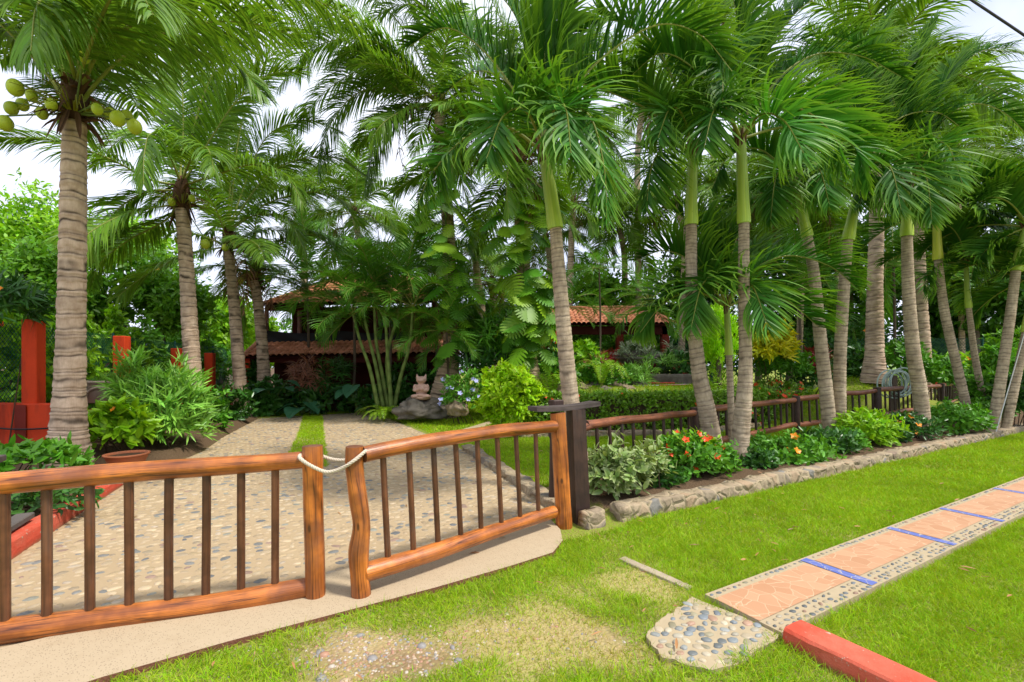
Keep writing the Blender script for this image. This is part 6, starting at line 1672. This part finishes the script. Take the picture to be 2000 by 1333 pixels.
for k, (x, y, Y, rx, ry, mt, lab) in enumerate([(1680, 725, 15.2, 34, 40, 'L_dark', 'dark shrub left of the flared coconut base'), (1760, 700, 16, 46, 34, 'L_mid', 'leafy shrub above the coiled hose'), (1830, 730, 15.2, 46, 34, 'L_mid', 'leafy shrub behind the leaning thin palm'), (1640, 680, 17.5, 60, 60, 'L_dark', 'dark shrub mass with orange flowers in the shade'),
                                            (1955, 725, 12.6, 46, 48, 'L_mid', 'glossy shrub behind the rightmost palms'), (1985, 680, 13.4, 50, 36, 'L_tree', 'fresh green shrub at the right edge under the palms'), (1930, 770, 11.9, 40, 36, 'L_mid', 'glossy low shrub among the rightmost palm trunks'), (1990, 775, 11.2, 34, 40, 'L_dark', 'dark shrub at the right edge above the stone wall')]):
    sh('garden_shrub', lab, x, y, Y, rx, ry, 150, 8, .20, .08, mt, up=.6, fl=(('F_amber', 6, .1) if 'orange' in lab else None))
BL = [.35, .8, 1.0, 1.0, .8, .45, .03]
for x, Y, h_, n_, lab in ((1770, 17.0, 1.7, 10, 'tall broad leafed heliconia clump left of the slim pale trunk'), (1850, 17.2, 1.9, 14, 'tall broad leafed heliconia clump behind the leaning thin palm'), (1930, 17.0, 1.9, 12, 'tall broad leafed heliconia clump behind the thinnest palm'), (1660, 18.0, 1.5, 10, 'shaded heliconia clump left of the thick pale trunk')):
    q = P(x, 715, Y); rt = big_leaves('heliconia', lab, q, n_, 1.35, .26, 'L_vine', h_ * .62, .45, droop=.7, prof=BL, tilt=(.9, 2.2))
    flowers(rt, None, np.array([[q[0] + random.uniform(-.7, .7), q[1] - .5, terrain(q[0], q[1]) + random.uniform(1.1, 1.6)] for _ in range(3)]), M['F_amber'], .20)
for x, y, Y, lab in ((1822, 690, 18.8, 'red glazed urn among the tall broad leaves'), (1680, 690, 19, 'red glazed urn in the shade left of the thick pale trunk')):
    q = P(x, 735, Y); q[2] = float(terrain(q[0], q[1])) + .3; pot('urn', lab, q, .30, 1.0, M['red_kerb'])

# split leaf creepers climbing two palms
def monstera(label, path_px, Y, n, mat, size, spread):
    pts = np.array([P(x, y, Y) for x, y in path_px]); root = thing('climbing_vine', label, 'climbing plant', pts[0]); R = spline(pts, 60)
    sm = MB(); sm.tube(R + [0, -.2, 0], .025, 6)
    for k in range(n):
        s = random.random(); p = R[int(s * 59)]; a = random.uniform(-3.3, .2)
        d = np.array([math.cos(a), math.sin(a), 0]); t = p + d * spread * random.uniform(.4, 1.1) + [0, 0, random.uniform(-.1, .25)]
        sm.tube(spline([p, p * .4 + t * .6 + [0, 0, .12], t], 6), .009, 4)
        L = size * random.uniform(.65, 1.2); ld = nrm(d * random.uniform(.3, 1.1) + np.array([random.uniform(-.5, .5), 0, -.75])); N = nrm(d + [random.uniform(-.6, .6), random.uniform(-.3, .3), random.uniform(.3, 1.2)]); br = np.ones(3) * random.uniform(.40, 1.25) * np.array([random.uniform(.85, 1.4), 1, 1])
        mb = MB(); m = 8; S = nrm(np.cross(ld, N)); x = np.linspace(.05, .92, m)
        mid = t + ld * L * x[:, None]
        for sd in (-1, 1):
            w_ = L * .52 * np.sin(np.clip(x * .8 + .25, 0, 1) * math.pi) ** .7
            dd = S * sd + ld * (.15 + .7 * x)[:, None]
            mb.strips(mid, dd, np.repeat(N[None], m, 0) * 1.0, w_, L * .105, 3, [1.3, 1.0, .85, .3], .45, br[None], 0)
        mb.build('leaf', M[mat if k % 5 < 3 else 'L_mid'], root)
    sm.build('stem', M['stem_green'], root)
monstera('climbing vine with light split leaves on the coconut trunk above the statue', [(882, 640), (878, 540), (872, 430), (868, 350)], 14.1, 90, 'L_vine', .68, .74)
monstera('climbing vine with dark green split leaves smothering the trunk left of the front palm', [(1032, 690), (1026, 600), (1020, 460), (1015, 330)], 13.8, 150, 'L_vine', .68, .85)
monstera('yellowing split leaf vine low on the trunk behind the lime bush', [(1040, 720), (1045, 660), (1040, 600)], 13.6, 22, 'L_vine', .50, .55)
monstera('low split leaf vine at the foot of the trunk behind the statue', [(880, 720), (886, 680), (880, 640)], 13.9, 16, 'L_mid', .60, .50)

# front flower bed
sh('variegated_shrub', 'pale edged leafy shrub with purplish tips beside the gate pier', 1208, 920, 5.35, 62, 56, 105, 8, .13, .052, 'L_varieg', spread=70, up=.8, stems=10, droop=.5)
sh('variegated_shrub', 'small pale leafed sprig shrub right of the big pale edged shrub', 1270, 910, 5.7, 30, 46, 30, 8, .10, .04, 'L_varieg', spread=70, up=.8, stems=6)
sh('ixora_bush', 'dark ixora bush with orange red heads at the foot of the close pair', 1350, 897, 6.4, 68, 40, 210, 8, .10, .044, 'L_mid', up=.8, stems=10, fl=('F_orange', 12, .055))
sh('ixora_bush', 'yellow tipped ixora sprays in front of the close pair', 1345, 870, 6.5, 50, 24, 40, 8, .085, .038, 'L_lime2', up=1.0, stems=5, fl=('F_orange', 4, .05))
sh('ixora_bush', 'ixora tuft right at the foot of the straight palm', 1420, 905, 6.5, 24, 32, 50, 8, .085, .036, 'L_mid', up=.8, fl=('F_orange', 2, .04))
sh('low_shrub', 'dark bedding shrub with two yellow flowers in the middle of the bed', 1530, 884, 7.6, 86, 32, 240, 8, .105, .048, 'L_mid', up=.7, stems=12, fl=('F_amber', 4, .07))
sh('low_shrub', 'dark bedding shrub left of the crossed pair of palms', 1610, 868, 8.2, 58, 26, 140, 8, .11, .05, 'L_dark', up=.7)
sh('low_shrub', 'bright green leafy shrub right of the crossed pair of palms', 1692, 840, 8.9, 54, 38, 190, 8, .125, .056, 'L_lime2', up=.7)
sh('low_shrub', 'dark bedding shrub with orange flowers under the straight right palm', 1778, 834, 9.6, 56, 26, 160, 8, .10, .045, 'L_dark', up=.7, fl=('F_amber', 6, .06))
sh('low_shrub', 'broad leafed bedding shrub between the straight and thin leaning palms', 1862, 820, 10.4, 58, 30, 170, 8, .13, .06, 'L_mid', up=.7, fl=('F_orange', 2, .06))

# ---------------------------------------------------------------- grass 
for x, y, Y, rx, ry, mt, lab in ((1470, 905, 6.95, 40, 24, 'L_dark', 'dark low bedding plant just right of the straight palm foot'), (1290, 935, 5.9, 40, 20, 'L_dark', 'dark low bedding plant between the pale edged shrub and the ixora bush'), (1650, 862, 8.5, 40, 20, 'L_mid', 'low bedding plant at the feet of the crossed pair'), (1735, 848, 9.2, 34, 20, 'L_dark', 'low bedding plant left of the straight right palm foot'), (1925, 805, 11.2, 40, 26, 'L_mid', 'low bedding plant at the feet of the thin palms')):
    sh('low_shrub', lab, x, y, Y, rx, ry, 100, 8, .10, .046, mt, up=.7, stems=3)
def fbm2(X, Y): return (_cell(X, Y, 1.1) + .6 * _cell(X, Y, 2.7) + .4 * _cell(X, Y, 6.1)) / 2
def grass(name, bands, test, lean=.55, dry=.25, hmul=1.0):
    mb = MB()
    for (x0, x1, y0, y1, dens, h, w) in bands:
        n = int((x1 - x0) * (y1 - y0) * dens); x = RNG.uniform(x0, x1, n); y = RNG.uniform(y0, y1, n)
        keep = (np.abs(x) < 1.25 * y + 1.0) & test(x, y); x, y = x[keep], y[keep]; n = len(x)
        # thinner and drier where people and cars walk
        f = fbm2(x, y); dm = dirt_mask(x, y) * front(x, y)
        keep = RNG.random(n) > np.clip(np.maximum(dm * 1.25 - .08, .55 * worn_mask(x, y) * front(x, y)), 0, .97); x, y, f, dm = x[keep], y[keep], f[keep], dm[keep]; n = len(x)
        p = np.stack([x, y, terrain(x, y) - .004], 1)
        clump = np.stack([_cell(x, y, 9), _cell(x + 5, y, 9), np.zeros(n)], 1)
        d = nrm(np.array([0, 0, 1.]) + RNG.normal(0, lean, (n, 3)) * [1, 1, 0] + clump * .3)
        hh = h * hmul * RNG.uniform(.4, 1.45, n) * (1 - .55 * np.maximum(dm, .8 * worn_mask(x, y) * front(x, y))) * (1 + .35 * f) * (1 + .3 * np.clip(_cell(x, y, 4.4), 0, 1))
        N = np.stack([RNG.normal(0, 1, n), RNG.normal(0, 1, n), np.full(n, .15)], 1)
        worn = front(x, y) * worn_mask(x, y)
        dryf = np.clip((RNG.random(n) - (1 - dry)) * 1.6 + dm * .7 + .22 * f + .8 * worn, 0, 1)
        g = np.stack([RNG.uniform(.65, 1.25, n), RNG.uniform(.75, 1.15, n), RNG.uniform(.6, 1.8, n)], 1) * (1 + .22 * f + .12 * _cell(x, y, 7.7))[:, None]
        tint = g * (1 - dryf[:, None]) + np.array([2.2, .98, 11.]) * RNG.uniform(.55, 1.0, (n, 1)) * dryf[:, None]
        mb.strips(p, d, N, hh, w * RNG.uniform(.7, 1.3, n), 2, [1, .75, .08], .9, tint)
    o = mb.build(name, M['L_grass']); return tag(o, kind='stuff')
slab_poly = np.array([pw(-.0, -.01), pw(PL, -.01), pw(PL, PW + .01), pw(-.0, PW + .01)])
kerb_poly = np.array([(1.63 + PN[0] * a + PD[0] * c, 2.67 + PN[1] * a + PD[1] * c) for a, c in ((-.02, -.12), (1.6, -.12), (1.6, .12), (-.02, .12))])
edg_a, edg_b = G(1195, 1083)[:2], G(1352, 1152)[:2]
def t_front(x, y):
    d = edg_b - edg_a; s = ((x - edg_a[0]) * d[0] + (y - edg_a[1]) * d[1]) / (d @ d); e = np.abs((x - edg_a[0]) * -d[1] + (y - edg_a[1]) * d[0]) / np.linalg.norm(d)
    strip = (s > .15) & (s < 1) & (e < .028) & (_cell(x, y, 8) > -.1)
    gate_side = (wall_s(x, y) > 0) | (wall_d(x, y) < -.1)
    wob = .03 * _cell(x, y, 12)
    return (wall_d(x, y) < -.03) & ~inpoly(x + wob, y + wob, apron_poly) & ~inpoly(x, y, drive_poly) & ~inpoly(x + wob * 1.4, y - wob * 1.4, (pad_poly[:, :2] - pad_poly[:, :2].mean(0)) * .88 + pad_poly[:, :2].mean(0)) & ~inpoly(x, y, slab_poly) & ~inpoly(x, y, kerb_poly) & ~strip & gate_side
tag(grass('front_lawn', [(-3, 6, 2.1, 4.2, 11000, .058, .0042), (-1, 8, 4.2, 6.5, 7000, .062, .0056), (0, 16, 6.5, 12, 2800, .07, .009)], t_front, .6, .22), None)
def t_inner(x, y):
    fd = (x - 3.17) * -.61 + (y - 8.0) * .79
    right = (edge_d(x, y) < -1) & ~inpoly(x, y, drive_poly) & ~inpoly(x, y, path_w) & (fd > .05) & (y > 4.9)
    rx = np.interp(y, [5.0, 6.4, 8.8, 10.7, 13.5, 15.8], [.42, .0, -.98, -1.96, -3.5, -5.1])
    return right & (x > rx + .12) & (y < 22) & ~inpoly(x, y, np.c_[gp[:, 0], gp[:, 1]] if False else drive_poly)
def t_gravel(x, y):
    dd = np.full(len(x), 9.)
    for q, w0 in zip(gp[::2], w_[::2, 0]): dd = np.minimum(dd, np.hypot(x - q[0], y - q[1]) - w0)
    return dd > .02
grass('inner_lawn', [(-5, 9, 4.9, 10.5, 2600, .055, .0085), (-5, 13, 10.5, 20, 700, .07, .018)], lambda x, y: t_inner(x, y) & t_gravel(x, y), .5, .08)
grass('strip_grass', [(-7, -2.5, 7, 14.6, 5000, .05, .010)], lambda x, y: inpoly(x, y, strip_poly), .5, .03)
hstrip = np.array([[-8.6, 15.2], [-4.3, 15.6], [-3.0, 16.6], [-9.2, 16.9]])
grass('house_lawn', [(-9, -3, 14.9, 17, 1500, .06, .018)], lambda x, y: ~inpoly(x, y, drive_poly) & (edge_d(x, y) < .3) & (x < -3.4), .5, .05)
# loose gravel on the bare patch
mb = MB(); n = 1500; x = RNG.normal(-.70, .60, n); y = RNG.normal(2.60, .25, n); k = t_front(x, y) & (RNG.random(n) < dirt_mask(x, y) + .05); x, y = x[k], y[k]; n = len(x)
a_ = RNG.uniform(.004, .013, n) * (1 + (RNG.random(n) > .96) * 1.6)
pebbles(mb, np.stack([x, y, terrain(x, y) - .001], 1), a_, a_ * RNG.uniform(.6, .95, n), a_ * .6, RNG.uniform(0, 6, n), np.array([[.42, .31, .21], [.30, .22, .15], [.46, .40, .33], [.36, .20, .13], [.24, .23, .22]])[RNG.integers(0, 5, n)], 7, 2, 0)
tag(mb.build('loose_gravel', M['pebble']), kind='stuff')

# fallen leaflets and dry bits lying on the turf and paving
mb = MB(); n = 260; x = RNG.uniform(-4, 6, n); y = RNG.uniform(2.3, 9, n); k = (np.abs(x) < 1.2 * y) & ~inpoly(x, y, slab_poly); x, y = x[k], y[k]; n = len(x); a = RNG.uniform(0, 6.28, n)
z = terrain(x, y) + np.where(inpoly(x, y, drive_poly), .022, np.where(inpoly(x, y, apron_poly), .032, .045))
keep = (RNG.random(n) < np.where(inpoly(x, y, drive_poly) | inpoly(x, y, apron_poly), .35, 1.0)); x, y, z, a = x[keep], y[keep], z[keep], a[keep]; n = len(x)
mb.strips(np.stack([x, y, z], 1), np.stack([np.cos(a), np.sin(a), RNG.uniform(-.05, .25, n)], 1), np.array([0, 0, 1.]) + RNG.normal(0, .3, (n, 3)), RNG.uniform(.03, .10, n), RNG.uniform(.008, .02, n), 3, None, .3, np.ones((n, 3)) * RNG.uniform(.6, 2.2, (n, 1)) * [1.3, 1.1, .9], .2)
tag(mb.build('fallen_leaves', M['L_dead']), kind='stuff')
